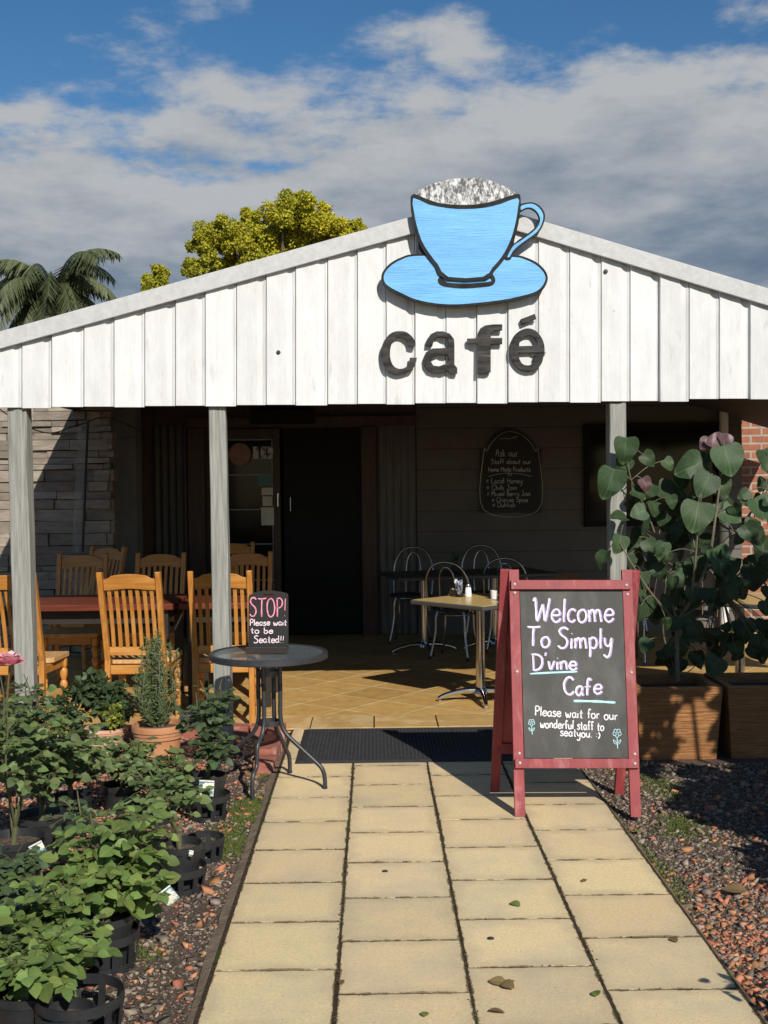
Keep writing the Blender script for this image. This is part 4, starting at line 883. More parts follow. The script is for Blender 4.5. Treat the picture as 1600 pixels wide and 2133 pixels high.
# ------------------------------------------------------------------ steel cafe chairs and pedestal tables
def make_steel():
    t = thing('steel_chair', 'x', 'chair', group='bentwood-style steel cafe chairs')
    mb = MB(); mb.tube(catm([(-.19, .02, .44), (-.20, -.02, .60), (-.19, -.05, .74), (-.12, -.075, .85), (0, -.085, .885), (.12, -.075, .85), (.19, -.05, .74), (.20, -.02, .60), (.19, .02, .44)], 6), .0105, 10); mb.build('back_hoop', m_steel, t, smooth=True)
    mb = MB(); mb.tube(catm([(-.07, .0, .44), (-.075, -.03, .62), (-.065, -.055, .76), (-.03, -.07, .825), (0, -.073, .835), (.03, -.07, .825), (.065, -.055, .76), (.075, -.03, .62), (.07, .0, .44)], 6), .007, 8); mb.build('inner_hoop', m_steel, t, smooth=True)
    mb = MB(); mb.lathe([(0, .435), (.195, .435), (.205, .443), (.20, .458), (0, .462)], 28, (0, .17, 0)); mb.build('seat', m_black, t, smooth=True)
    mb = MB(); mb.tube([(.165 * math.cos(a), .17 + .165 * math.sin(a), .40) for a in [k * math.pi / 14 for k in range(28)]], .008, 8, closed=True); mb.build('leg_ring', m_steel, t, smooth=True)
    for x, y in ((-1, -1), (1, -1), (1, 1), (-1, 1)):
        mb = MB(); mb.tube(catm([(x * .12, .17 + y * .12, .435), (x * .135, .17 + y * .135, .36), (x * .14, .17 + y * .14, .22), (x * .175, .17 + y * .175, .02)], 5), .0105, 10); l = mb.build('leg', m_steel, t, smooth=True)
        mb = MB(); mb.lathe([(.0, 0), (.016, 0), (.015, .03), (0, .03)], 10, (x * .178, .17 + y * .178, 0)); mb.build('rubber_foot', m_black, l)
    return t
ST0 = make_steel(); fs_ = [True]
def steel(px, py_top, rz, label, top=.885, Y=None):
    d = ray(px, py_top); Y = Y or (top - CH) / d.z * d.y; p = PY(px, py_top, Y)
    loc = (p.x, Y + .08, .001)
    if fs_[0]: fs_[0] = False; ST0.location = loc; ST0.rotation_euler = (0, 0, rz); ST0['label'] = label; return
    o = dup(ST0, loc, rz, label); o.scale = (1, 1, p.z / .885)
steel(935, 1171, R(-22), 'steel arch-back chair directly behind the condiment jars on the sunlit table')
steel(860, 1142, R(168), 'steel arch-back chair behind the dark table, against the corrugated iron', Y=11.7)
steel(1004, 1138, R(176), 'steel arch-back chair pushed against the wall below the arched chalkboard', Y=11.75)
steel(1054, 1163, R(-10), 'steel arch-back chair just above the red sign\'s top corner')
steel(1316, 1143, R(-30), 'steel arch-back chair peeping out past the right-hand post')
steel(1372, 1172, R(40), 'steel arch-back chair behind the red sign and the heart-leaved plant')
steel(1450, 1176, R(-15), 'steel arch-back chair behind the heart-leaved plant, at the yellow table')
def ped_table(c, w, d, rz, top_m, label, peds, h=.74, br=0):
    t = thing('pedestal_table', label, 'table', (c[0], c[1], .001), rz, 'pedestal cafe tables'); rm = Matrix.Translation(t.location) @ Matrix.Rotation(rz, 4, 'Z')
    def fin(mb, *a, **k):
        mb.v = [tuple(rm @ Vector(p)) for p in mb.v]; return mb.build(*a, **k)
    mb = MB(); mb.box((0, 0, h - .017), (w, d, .030)); tp = fin(mb, 'tabletop', m_edge, t, bevel=.008)
    mb = MB(); mb.box((0, 0, h - .0003), (w - .03, d - .03, .004)); fin(mb, 'top_surface', top_m, tp)
    for (x, y) in peds:
        mb = MB(); mb.lathe([(.034, .06), (.034, h - .035)], 20, (x, y, 0)); fin(mb, 'column', m_chrome, t, smooth=True)
        mb = MB(); mb.lathe([(.0, .05), (.055, .055), (.05, .085), (.036, .10), (0, .10)], 20, (x, y, 0))
        for k in range(4):
            a = k * math.pi / 2 + br; dx, dy = math.cos(a), math.sin(a)
            pts = catm([(x + dx * .03, y + dy * .03, .075), (x + dx * .14, y + dy * .14, .072), (x + dx * .26, y + dy * .26, .045), (x + dx * .31, y + dy * .31, .02)], 4); mb.tube(pts, [.026, .025, .024, .023, .021, .02, .019, .018, .017, .016, .016, .015, .014][:len(pts)], 10)
            mb.lathe([(.0, 0), (.018, 0), (.018, .012), (0, .012)], 10, (x + dx * .30, y + dy * .30, 0))
        fin(mb, 'base', m_chrome, t, smooth=True)
    return t
ped_table((.76, 8.46), .72, .72, R(-48), m_yellowtop, 'square yellow-topped pedestal table, half in sun, left of the red sign', [(0, 0)], br=R(50))
ped_table((.86, 11.0), 1.55, .78, R(14), mat('dark brown tabletop', (.03, .022, .018), (.02, .015, .012), rough=.35), 'long dark pedestal table deep in the porch shade', [(-.42, 0), (.28, 0)])
ped_table((2.62, 8.35), .75, .75, R(-40), m_yellowtop, 'yellow-topped pedestal table behind the heart-leaved plant on the right', [(0, 0)])
wk = thing('wicker_chair', 'brown wicker chair whose rounded back peeps over the red sign', 'chair', (PY(1183, 1195, 9.0).x, 9.0, .001))
c = wk.location; mb = MB(); n = 20; vs = []
for i in range(n + 1):
    a = math.pi * i / n; x = math.cos(a) * .22; y = -math.sin(a) * .05; h = .45 + .43 * min(1, math.sin(a) ** .5 + .02)
    vs += [c + Vector((x, y, .40)), c + Vector((x, y, h)), c + Vector((x * .92, y + .03, h)), c + Vector((x * .92, y + .03, .40))]
mb.add(vs, [q for i in range(n) for q in ((4 * i, 4 * i + 1, 4 * i + 5, 4 * i + 4), (4 * i + 1, 4 * i + 2, 4 * i + 6, 4 * i + 5), (4 * i + 2, 4 * i + 3, 4 * i + 7, 4 * i + 6))]); mb.build('backrest', m_wicker, wk, smooth=True)
mb = MB(); mb.box(c + Vector((0, .23, .43)), (.44, .42, .05)); mb.build('seat', m_wicker, wk, bevel=.01)
for x in (-.19, .19):
    for y in (.05, .40): mb = MB(); mb.tube([c + Vector((x, y, 0)), c + Vector((x, y, .41))], .018, 10); mb.build('leg', m_dark, wk, smooth=True)
# things on the sunlit table
TZ = .7445
def at_table(px, py): return PZ(px, py, TZ)
j = at_table(956, 1243); t = thing('sachet_jar', 'glass jar stuffed with paper sachets on the sunlit yellow table', 'jar', j)
mb = MB(); mb.lathe([(0, 0), (.030, .0), (.034, .01), (.034, .075), (.028, .088), (.028, .10), (.0255, .10), (.0255, .088), (.0305, .075), (.0305, .012), (0, .008)], 20, j); mb.build('jar', m_jar, t, smooth=True)
mb = MB(); rnd = random.Random(2)
for k in range(16):
    a = rnd.uniform(0, 6.28); r = rnd.uniform(0, .014); p = j + Vector((r * math.cos(a), r * math.sin(a), rnd.uniform(.05, .075))); d = Vector((math.cos(a) * .25, math.sin(a) * .25, 1)).normalized()
    mb.bar(p - d * .035, p + d * rnd.uniform(.03, .065), .02, .003, Vector((math.cos(k), math.sin(k), 0)))
mb.build('sachets', m_sachet, t)
j = at_table(967, 1243); t = thing('salt_shaker', 'glass salt shaker with a metal cap beside the sachet jar', 'shaker', j + Vector((.03, 0, 0))); j = t.location.copy()
mb = MB(); mb.lathe([(0, 0), (.024, 0), (.026, .01), (.022, .06), (.018, .07), (0, .07)], 16, j); mb.build('body', m_salt, t, smooth=True)
mb = MB(); mb.lathe([(0, .0705), (.019, .0705), (.02, .08), (.014, .093), (0, .096)], 16, j); mb.build('cap', m_chrome, t, smooth=True)
j = at_table(942, 1240); mb = MB(); a_, b_ = Vector((-.03, 0, 0)), Vector((.03, 0, 0)); vs = [j + Vector(q) for q in ((-.03, -.02, 0), (.03, -.02, 0), (.03, .02, 0), (-.03, .02, 0), (-.012, 0, .055), (.012, 0, .055))]
mb.add(vs, [(3, 2, 1, 0), (0, 1, 5, 4), (2, 3, 4, 5), (1, 2, 5), (3, 0, 4)])
tag(mb.build('table_tent', mat('brown card', (.25, .16, .08), (.18, .11, .05), rough=.7)), 'small brown folded table card left of the sachet jar', 'card')
j = PZ(1029, 1247, TZ); mb = MB(); mb.lathe([(0, 0), (.022, 0), (.026, .06), (.023, .06), (.020, .01), (0, .008)], 16, j); tag(mb.build('white_cup', m_plainwhite, smooth=True), 'small white cup on the yellow table by the red sign', 'cup')
j = PZ(948, 1180, .745); j = PY(948, 1178, 11.0); j.z = .745; t = thing('bud_vase', 'little dark vase with a sprig on the long shaded table', 'vase', j)
mb = MB(); mb.lathe([(0, 0), (.03, 0), (.035, .04), (.018, .08), (.02, .09), (0, .09)], 14, j); mb.build('vase', m_dark, t, smooth=True)
mb = MB(); rnd = random.Random(9)
for k in range(26): d = Vector((rnd.gauss(0, .5), rnd.gauss(0, .5), 1)).normalized(); put_leaf(mb, j + Vector((0, 0, .08)) + d * rnd.uniform(.02, .09), d, rv(rnd), .035)
mb.build('sprig', m_leafd, t, uv=True)

# ------------------------------------------------------------------ glass bistro table with STOP board
TC = Vector((-.567, 6.15, 0)); TH = .712
t = thing('bistro_table', 'round glass-topped table with splayed charcoal tube legs at the path edge', 'table', TC)
mb = MB(); r_ = .3125; mb.lathe([(r_ - .022, TH - .004), (r_ - .006, TH), (r_, TH - .006), (r_ + .001, TH - .032), (r_ - .006, TH - .036), (r_ - .022, TH - .03)], 64, TC, True); mb.build('rim', m_iron, t, smooth=True)
mb = MB(); mb.lathe([(0, TH - .012), (r_ - .0225, TH - .012), (r_ - .0225, TH - .006), (0, TH - .006)], 64, TC); mb.build('glass_top', m_glass, t)
feet = [PZ(526, 1668, GZ), PZ(677, 1643, 0), PZ(604, 1610, 0), None]; feet[3] = TC * 2 - feet[1]; feet[3].z = GZ
for k, f in enumerate(feet):
    d = (f - TC); d.z = 0; rl_ = d.length; d.normalize(); P = lambda r, z: TC + d * r + Vector((0, 0, z))
    pts = catm([P(.11, TH - .03), P(.07, TH - .05), P(.062, TH - .10), P(.062, .50), P(.062, .36), P(.085, .29), P(.14, .235), P(rl_ - .05, .14), P(rl_ - .012, .10), P(rl_, .05), P(rl_, f.z + .006)], 5)
    mb = MB(); mb.tube(pts, .0115, 12); l = mb.build('leg', m_iron, t, smooth=True)
    mb = MB(); mb.lathe([(0, 0), (.0135, 0), (.0135, .012), (0, .012)], 12, P(rl_, f.z)); mb.build('foot_cap', m_black, l)
for z in (.60, .335):
    mb = MB(); mb.lathe([(.052, z - .012), (.058, z - .013), (.058, z + .013), (.052, z + .012)], 32, TC, True); mb.build('brace_ring', m_iron, t, smooth=True)
SY = 6.13; NS = Vector((0, -1, 0))
st = thing('stop_board', 'small black chalkboard reading STOP standing on the glass table', 'chalkboard', Vector((PY(559, 1350, SY).x, SY, TH - .005)))
c3 = lambda X, Y: (400 + .2344 * X, 1200 + .2344 * Y)
zb = TH - .004; pb = lambda x, y: PY(x, y, SY)
out = [c3(*p) for p in [(500, 655), (502, 190), (512, 168), (560, 145), (640, 130), (720, 130), (800, 142), (846, 155), (855, 170), (857, 655)]]
slab([out, [c3(*p) for p in [(625, 180), (640, 162), (725, 162), (735, 180)]]], .012, 'board', m_board2, st, pb, NS, bevel=.001)
mb = MB(); a = PY(c3(485, 0)[0], 1345, SY); b = PY(c3(848, 0)[0], 1345, SY); mb.box(((a.x + b.x) / 2, SY - .018, zb + .018), (b.x - a.x, .034, .036)); mb.build('stand', m_dark, st, bevel=.002)
ps = lambda x, y: PY(x, y, SY - .0022)
mb = MB(); write(mb, "STOP!", 520, 1284.5, 39, 78, 2.7, ps, jit=.5); mb.build('stop_writing', m_pink, st)
for q in (("Please wait", 520, 1303, 13.5, 78), ("to be", 522, 1319.5, 13, 48), ("Seated!!", 528.5, 1339, 15, 64)): mb = MB(); write(mb, *q, 1.9, ps); mb.build('chalk_line', m_palepink, st)

# ------------------------------------------------------------------ red A-frame sign
FL, FR, BL, BR = PZ(1083, 1700, 0), PZ(1324, 1700, 0), PZ(1031, 1648, 0), PZ(1289, 1644, 0)
YA = 5.775; TL, TR = PY(1070, 1187, YA), PY(1305, 1187, YA); TBL, TBR = PY(1052, 1186, YA + .01), PY(1323, 1188, YA + .01)
FR.z = GZ; BR.z = GZ
af = thing('sandwich_board', 'red-framed A-frame chalkboard welcoming visitors at the path edge', 'sign', (FL + FR + BL + BR) / 4)
wdt = (TR - TL).normalized(); mid = (FL + FR) / 2; midt = (TL + TR) / 2; FRg = FR.copy(); FRg.z = 0
ux = ((FRg - FL) + (TR - TL)).normalized(); vz = (midt - mid); vz = (vz - ux * vz.dot(ux)).normalized(); NF = ux.cross(vz).normalized()
if NF.y > 0: NF = -NF
p0 = (FL + FRg + TL + TR) / 4
def onf(o): return lambda x, y: PP(x, y, p0 + NF * o, NF)
for a, b in ((FL, TL), (FR, TR)):
    mb = MB(); mb.bar(PP(*((1083, 1701) if a is FL else (1324, 1702)), p0, NF), PP(*((1070, 1187) if a is FL else (1305, 1187)), p0, NF), .05, .028, ux); mb.build('front_leg', m_redpaint, af, bevel=.002)
for a, b in ((BL, TBL), (BR, TBR)):
    mb = MB(); mb.bar(a, b, .047, .030, ux); mb.build('rear_leg', m_redpaint, af, bevel=.002)
dn = NF * -1
slab([[(1083, 1229), (1299, 1229), (1313, 1579), (1093, 1579)]], .008, 'board', m_board, af, onf(.009), NF)
slab([[(1064.5, 1208), (1314.5, 1208), (1314.8, 1227.5), (1065, 1227.5)]], .017, 'top_rail', m_redpaint, af, onf(.032), NF, bevel=.002)
slab([[(1073, 1580.5), (1332, 1580.5), (1332, 1600.5), (1073.5, 1600.5)]], .017, 'bottom_rail', m_redpaint, af, onf(.032), NF, bevel=.002)
# rear panel between the rear legs
mb = MB(); bq = [BL.lerp(TBL, .19), BR.lerp(TBR, .19), BR.lerp(TBR, .95), BL.lerp(TBL, .95)]; bq2 = [v + Vector((0, .01, 0)) for v in bq]
mb.add(bq + bq2, [(0, 1, 2, 3), (7, 6, 5, 4), (0, 4, 5, 1), (2, 6, 7, 3)]); mb.build('rear_board', m_redpaint, af)
mb = MB(); mb.bar(BL.lerp(TBL, .2) + Vector((0, -.012, 0)), BR.lerp(TBR, .2) + Vector((0, -.012, 0)), .05, .016, Vector((0, .2, 1))); mb.build('rear_rail', m_redpaint, af)
for (x, y) in ((1072, 1217), (1072.5, 1235), (1305, 1219), (1307, 1238), (1077, 1399), (1315.5, 1401), (1082, 1569.5), (1083, 1589.5), (1322.5, 1571), (1323, 1591)):
    mb = MB(); c = PP(x, y, p0 + NF * (.033 if y < 1228 or y > 1580 else .015), NF); mb.lathe([(0, -.004), (.0085, -.004), (.008, .002), (.004, .005), (0, .0055)], 12)
    q = NF.to_track_quat('Z', 'Y').to_matrix(); mb.v = [tuple(q @ Vector(p) + c) for p in mb.v]; mb.build('bolt', m_bolt, af, smooth=True)
f1, f2 = onf(.0112), onf(.0124)
for s, x, y, cap, w, sl in (("Welcome", 1110, 1296, 50, 171, 0), ("To", 1098, 1347, 41, 50, .02), ("Simply", 1162, 1351, 43, 116, .02), ("D'vine", 1109, 1396, 33, 95, 0), ("Caf", 1174, 1448, 37, 58, .03), ("e", 1236, 1446, 37, 20, 0)):
    mbp = MB(); write(mbp, s, x, y, cap, w, 5.0, f1, sl, off=(.9, .3)); mbp.build('lilac_shading', m_purple, af); mbw = MB(); write(mbw, s, x, y, cap, w, 3.0, f2, sl, off=(-.9, -.3)); mbw.build('chalk_word', m_chalk, af)
for s, x, y, cap, w, sl in (("Please wait for our", 1114, 1491, 20, 174, .055), ("wonderful staff to", 1125, 1516, 19, 134, .05), ("seatyou. :)", 1167, 1533, 18, 84, .06)): mbw = MB(); write(mbw, s, x, y, cap, w, 2.5, f2, sl); mbw.build('chalk_line', m_chalk, af)
for q, w in (([(1104, 1403.5), (1150, 1401), (1203, 1399)], 3.6), ([(1195, 1460), (1240, 1461), (1282, 1463.5)], 5)): mbc = MB(); ribbon(mbc, q, w, f1); mbc.build('chalk_underline', m_cyan, af)
for cx, cy, s in ((1107.5, 1505, 1.0), (1285.5, 1527, 1.3)):
    mbc = MB()
    for k in range(5):
        a = k * 1.257 + .3; x, y = cx + 4.3 * s * math.cos(a), cy + 4.3 * s * math.sin(a); ribbon(mbc, [(x + 2.5 * s * math.cos(q), y + 2.7 * s * math.sin(q)) for q in (0, 1.05, 2.1, 3.15, 4.2, 5.25)], 1.3, f1, True)
    ribbon(mbc, [(cx + 1.8 * s * math.cos(q), cy + 1.8 * s * math.sin(q)) for q in (0, 1.05, 2.1, 3.15, 4.2, 5.25)], 1.2, f1, True)
    ribbon(mbc, [(cx, cy + 7 * s), (cx + .5, cy + 15 * s), (cx + 1.5, cy + 25 * s)], 1.5, f1)
    for sg in (-1, 1): ribbon(mbc, [(cx + .5, cy + 18 * s), (cx + sg * 3 * s, cy + 13 * s), (cx + sg * 6 * s, cy + 11 * s), (cx + sg * 4.5 * s, cy + 16 * s)], 1.2, f1, True)
    mbc.build('chalk_flower', m_cyan, af)

# ------------------------------------------------------------------ mat, bricks, leaves on the path
a, b = PZ(612, 1592, .0), PZ(632, 1521, .0); x0, x1, y0, y1 = -.47, .82, a.y, b.y
t = thing('door_mat', 'black ribbed rubber mat across the path at the porch entrance', 'mat', ((x0 + x1) / 2, (y0 + y1) / 2, 0))
mb = MB(); e = .03; vs = [(x0, y0, .003), (x1, y0, .003), (x1, y1, .003), (x0, y1, .003), (x0 + e, y0 + e, .013), (x1 - e, y0 + e, .013), (x1 - e, y1 - e, .013), (x0 + e, y1 - e, .013)]
mb.add(vs, [(4, 5, 6, 7), (0, 1, 5, 4), (1, 2, 6, 5), (2, 3, 7, 6), (3, 0, 4, 7)]); mb.build('mat_base', m_rubber, t)
mb = MB(); ny = 26; nx = 54
for j in range(ny):
    for i in range(nx):
        x = x0 + e + .012 + (x1 - x0 - 2 * e - .024) * (i + (.25 if j % 2 else .75) * 0 + .5) / nx; y = y0 + e + .012 + (y1 - y0 - 2 * e - .024) * (j + .5) / ny; s = 1 if (i + j) % 2 else -1
        c_, s_ = math.cos(R(45)) * .011, math.sin(R(45)) * .011 * s; w = Vector((-s_, c_, 0)) * .3
        A, B = Vector((x - c_, y - s_, .0125)), Vector((x + c_, y + s_, .0125)); z = Vector((0, 0, .004)); m_ = (A + B) / 2
        mb.add([A, m_ + w, B, m_ - w, m_ + z], [(0, 4, 1), (1, 4, 2), (2, 4, 3), (3, 4, 0)])
mb.build('tread_pattern', m_rubber, t)
BRK = [((588, 1585), 8, 'red brick at the mat corner end of the stepped brick edging', .09), ((583, 1556), 5, 'red brick second from the mat end of the brick edging', .09), ((588, 1532), 3, 'red brick at the porch end of the edging beside the glass table', .09)]
k = 0
def brick(c, rz, label, zt):
    m4 = Matrix.Rotation(rz, 3, 'Z'); mb = MB(); mb.box((c[0], c[1], (zt + GZ - .02) / 2), (.11, .225, zt - GZ + .02), m4); o = mb.build('garden_brick', m_brick, bevel=.005); o.data.transform(Matrix.Translation((-c[0], -c[1], 0))); o.location = (c[0], c[1], 0); tag(o, label, 'brick', 'garden edging bricks')
for (yy, zt, lab) in ((6.60, .035, 'red brick nearest the glass table legs in the edging beside the path'), (6.84, .06, 'red brick second from the near end of the edging beside the path'), (7.08, .05, 'red brick halfway along the edging between the path and the pots'), (7.32, .06, 'red brick touching the porch at the end of the path edging')):
    brick((-.635, yy), R(random.Random(yy).uniform(-5, 5)), lab, zt)
labs = ['red brick along the porch front closest to the path edging', 'red brick along the porch front just left of the path corner', 'red brick along the porch front below the chair by the middle post', 'red brick along the porch front beside the middle post', 'red brick along the porch front near the galvanised tub', 'red brick along the porch front behind the rosemary pot', 'red brick along the porch front left of the rosemary pot', 'leftmost visible red brick along the porch front']
for k, lab in enumerate(labs): brick((-.70 - .238 * k, 7.50), R(90 + random.Random(k).uniform(-2, 2)), lab, .045)
spots = [(1065, 1881, 'curled green leaf lying on the path beyond the drain spot', m_leafb, .05), (1050, 2055, 'clump of dry brown leaves on a paver near the bottom', m_dry, .055), (1018, 2107, 'dry brown leaf by the paver joint at the bottom', m_dry, .05), (885, 2120, 'small green leaf in the middle column near the bottom edge', m_leafb, .035), (1243, 2078, 'green leaf beside the right paver joint', m_leafb, .045), (1222, 1834, 'small brown leaf right of the path centre line', m_dry, .03), (1398, 1955, 'dark dry leaf by the right edge of the path', m_dry, .04), (715, 2052, 'reddish brown leaf in the left paver joint', m_dry, .03), (1330, 1735, 'pale green leaf on the gravel behind the sign leg', m_leafb, .05), (1555, 1858, 'large brown leaf on the gravel at the right', m_dry, .09), (790, 1795, 'tiny pale leaf on the middle pavers', m_dry, .02)]
for k, (px, py, lab, m, s) in enumerate(spots):
    onp = XS[0] < PZ(px, py).x < XS[-1]; p = PZ(px, py, .004 if onp else GZ + .02); mb = MB(); rnd = random.Random(k)
    for q in range(3 if 'clump' in lab else 1):
        a = rnd.uniform(0, 6.28); put_leaf(mb, p + Vector((rnd.uniform(-.02, .02) * (q > 0), rnd.uniform(-.02, .02) * (q > 0), .004 + .003 * q)), (math.cos(a), math.sin(a), .15), (rnd.uniform(-.4, .4), rnd.uniform(-.4, .4), 1), s)
    tag(mb.build('fallen_leaf', m, uv=True), lab, 'leaf', 'fallen leaves')
for (px, py, lab) in ((802, 1815, 'small dark round spot on the middle pavers, farther from the camera'), (1022, 1955, 'dark round spot on the paver right of the middle joint')):
    p = PZ(px, py, 0.0018); mb = MB(); mb.lathe([(0, 0), (.013, 0), (.012, .002), (0, .003)], 18, p); tag(mb.build('drain_stud', mat('dark metal', (.03, .03, .035), rough=.5)), lab, 'stud', 'round studs in the path')

# ------------------------------------------------------------------ planters with heart-leaved plants
def planter(x0, x1, y0, depth, h, label):
    xc, yc = (x0 + x1) / 2, y0 + depth / 2; t = thing('square_planter', label, 'planter', (xc, yc, GZ), group='brown square planters'); mb = MB(); w = x1 - x0; tp = .03; rimw = .045
    def sq(hw, hd, z): return [(xc - hw, yc - hd, z), (xc + hw, yc - hd, z), (xc + hw, yc + hd, z), (xc - hw, yc + hd, z)]
    W2, D2 = w / 2, depth / 2; vs = sq(W2 - tp, D2 - tp, GZ) + sq(W2, D2, GZ + h) + sq(W2 - rimw, D2 - rimw, GZ + h) + sq(W2 - rimw - .01, D2 - rimw - .01, GZ + h - .12); f = [(3, 2, 1, 0)]
    for k in range(3):
        for i in range(4): j = (i + 1) % 4; f.append((4 * k + i, 4 * k + j, 4 * k + 4 + j, 4 * k + 4 + i))
    mb.add(vs, f); mb.build('body', m_planter, t, bevel=.006); mb = MB(); mb.add(sq(W2 - rimw - .004, D2 - rimw - .004, GZ + h - .055), [(0, 1, 2, 3)]); mb.build('soil', m_soil, t); return t
pa, pb_ = PZ(1337, 1587, GZ), PZ(1502, 1585, GZ); Yp = pa.y
hpl = (1587 - 1432) * Yp / FPX
planter(pa.x - .03, pb_.x + .015, Yp, .50, hpl, 'brown square planter holding the heart-leaved plant beside the red sign')
planter(pb_.x + .045, pb_.x + .58, Yp + .01, .50, hpl, 'brown square planter cut by the right edge of the picture')
base = PY(1412, 1420, Yp + .25); base.z = GZ + hpl - .056
hp = thing('heart_leaf_plant', 'tall plant with large heart-shaped leaves growing in the square planter', 'plant', base)
YH = Yp + .25
def sprout(px, py, Y): return PY(px, py, Y)
STEMS = [[(1412, 1420, 0), (1410, 1330, 0), (1415, 1290, .02), (1440, 1250, -.02), (1475, 1170, -.05), (1490, 1080, -.08), (1500, 1000, -.1), (1508, 930, -.1)], [(1412, 1300, .01), (1385, 1200, .06), (1370, 1130, .1), (1345, 1060, .05), (1315, 1000, -.05), (1305, 940, -.08)], [(1440, 1250, -.02), (1450, 1150, -.1), (1455, 1080, -.15), (1462, 1030, -.17)], [(1475, 1170, -.05), (1530, 1110, .05), (1570, 1060, .05), (1600, 1020, .05), (1640, 985, 0)], [(1412, 1300, .01), (1360, 1240, -.1), (1320, 1180, -.15), (1290, 1130, -.15)], [(1415, 1290, .02), (1500, 1230, .15), (1560, 1180, .2), (1620, 1150, .2)]]
mb = MB()
for i, s in enumerate(STEMS): pts = catm([sprout(x, y, YH + d) for x, y, d in s], 5); n = len(pts); mb.tube(pts, [(.015 if i == 0 else .008) * (1 - .7 * k / n) for k in range(n)], 8)
# leaves: (px, py of leaf centre, size px, tip direction degrees (0 right, 90 down), tone 0 green 1 purple 2 deep shade, depth offset)
HL = [(1303, 938, 62, 95, 0, -.1), (1270, 1008, 76, 110, 0, -.12), (1352, 957, 40, 40, 0, 0), (1298, 968, 40, 130, 0, -.05), (1518, 960, 78, 75, 0, -.15), (1438, 973, 72, 165, 0, -.1), (1490, 920, 46, 200, 1, -.08), (1515, 915, 34, 330, 1, -.1), (1470, 925, 36, 150, 1, -.05), (1468, 1012, 66, 120, 0, -.15), (1505, 1015, 50, 60, 0, -.08), (1345, 1010, 36, 60, 1, -.06), (1332, 1028, 40, 20, 0, -.05), (1395, 1022, 56, 10, 0, .05), (1450, 1078, 88, 105, 0, -.2), (1365, 1060, 44, 80, 0, .03), (1330, 1068, 48, 170, 0, -.1), (1525, 1072, 62, 20, 0, -.05), (1585, 1060, 66, 60, 0, 0), (1288, 1075, 50, 200, 2, -.1), (1290, 1135, 54, 110, 0, -.15), (1355, 1140, 48, 60, 0, .03), (1500, 1168, 74, 60, 0, -.1), (1410, 1125, 60, 30, 2, .05), (1255, 1165, 54, 130, 2, -.15), (1560, 1100, 52, 100, 0, .05), (1570, 1205, 70, 100, 2, .1), (1400, 1215, 44, 100, 2, -.1), (1340, 1210, 50, 80, 2, -.1), (1335, 1280, 50, 95, 2, -.12), (1390, 1300, 34, 80, 3, -.12), (1420, 1205, 44, 50, 2, .0), (1545, 1310, 56, 60, 2, .1), (1480, 1260, 40, 80, 2, -.1), (1345, 1345, 44, 130, 2, -.1), (1490, 1340, 46, 90, 2, .05), (1390, 1360, 38, 120, 2, -.05), (1440, 1325, 50, 10, 2, .0), (1590, 1150, 60, 100, 2, .1), (1535, 1355, 50, 70, 2, .1), (1600, 960, 60, 70, 0, .1), (1620, 1090, 70, 90, 0, .1), (1450, 1200, 46, 140, 2, .06), (1520, 1230, 50, 30, 2, .1), (1380, 1080, 44, 120, 2, .1), (1420, 1035, 46, 20, 2, .12), (1600, 1330, 56, 100, 2, .1), (1325, 1110, 36, 160, 2, .05), (1470, 1125, 50, 160, 2, .08), (1360, 1180, 40, 60, 2, .08)]
rq = random.Random(91)
HL = [(a, b, c * (.74 if b > 1030 else .84), d, e, f) for a, b, c, d, e, f in HL]
for _ in range(150):
    x = rq.uniform(1300, 1640); y = rq.uniform(1060, 1390)
    if x < 1335 and y > 1180: continue
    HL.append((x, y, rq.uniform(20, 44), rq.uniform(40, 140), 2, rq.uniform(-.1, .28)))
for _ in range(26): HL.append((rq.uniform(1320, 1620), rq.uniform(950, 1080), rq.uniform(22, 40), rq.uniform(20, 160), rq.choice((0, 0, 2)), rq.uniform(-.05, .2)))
grp = {0: MB(), 1: MB(), 2: MB(), 3: MB()}; rnd = random.Random(17)
allst = [sprout(x, y, YH + d) for s in STEMS for x, y, d in s]
for (px, py, s, ang, tone, d) in HL:
    Y = YH + d; c = sprout(px, py, Y); L_ = s * Y / FPX * 1.08; dirv = Vector((math.cos(R(ang)), -.32, -math.sin(R(ang)) - .1)).normalized(); nrm = Vector((rnd.uniform(-.35, .45), -.9, rnd.uniform(.25, .8)))
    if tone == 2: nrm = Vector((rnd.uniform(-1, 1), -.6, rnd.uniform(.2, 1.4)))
    p = c - dirv * L_ * .45; put_leaf(grp[tone], p, dirv, nrm, L_, HEART, curl=rnd.uniform(.8, 2.2), wid=rnd.uniform(.82, 1.0))
    q = min(allst, key=lambda v: (v - p).length); mid = (p + q) / 2 + Vector((0, 0, .02)); mb.tube(catm([q, mid, p], 3), .0028, 5)
mb.build('stem', m_stick, hp, smooth=True)
for k, m in ((0, m_hib), (1, m_hibr), (2, mat('shaded heart leaf', (.026, .048, .021), (.036, .062, .026), rough=.5, scale=4, island=.3, transl=.12, veins=((.07, .10, .05), 0, 0), spec=.3)), (3, m_leafb)):  # tone two: same leaf with deep shade painted into its green
    if k == 3: m = m_leafb
    lo_ = grp[k].build('leaves', m, hp, smooth=True, uv=True)
    sd = lo_.modifiers.new('sub', 'SUBSURF'); sd.levels = sd.render_levels = 1

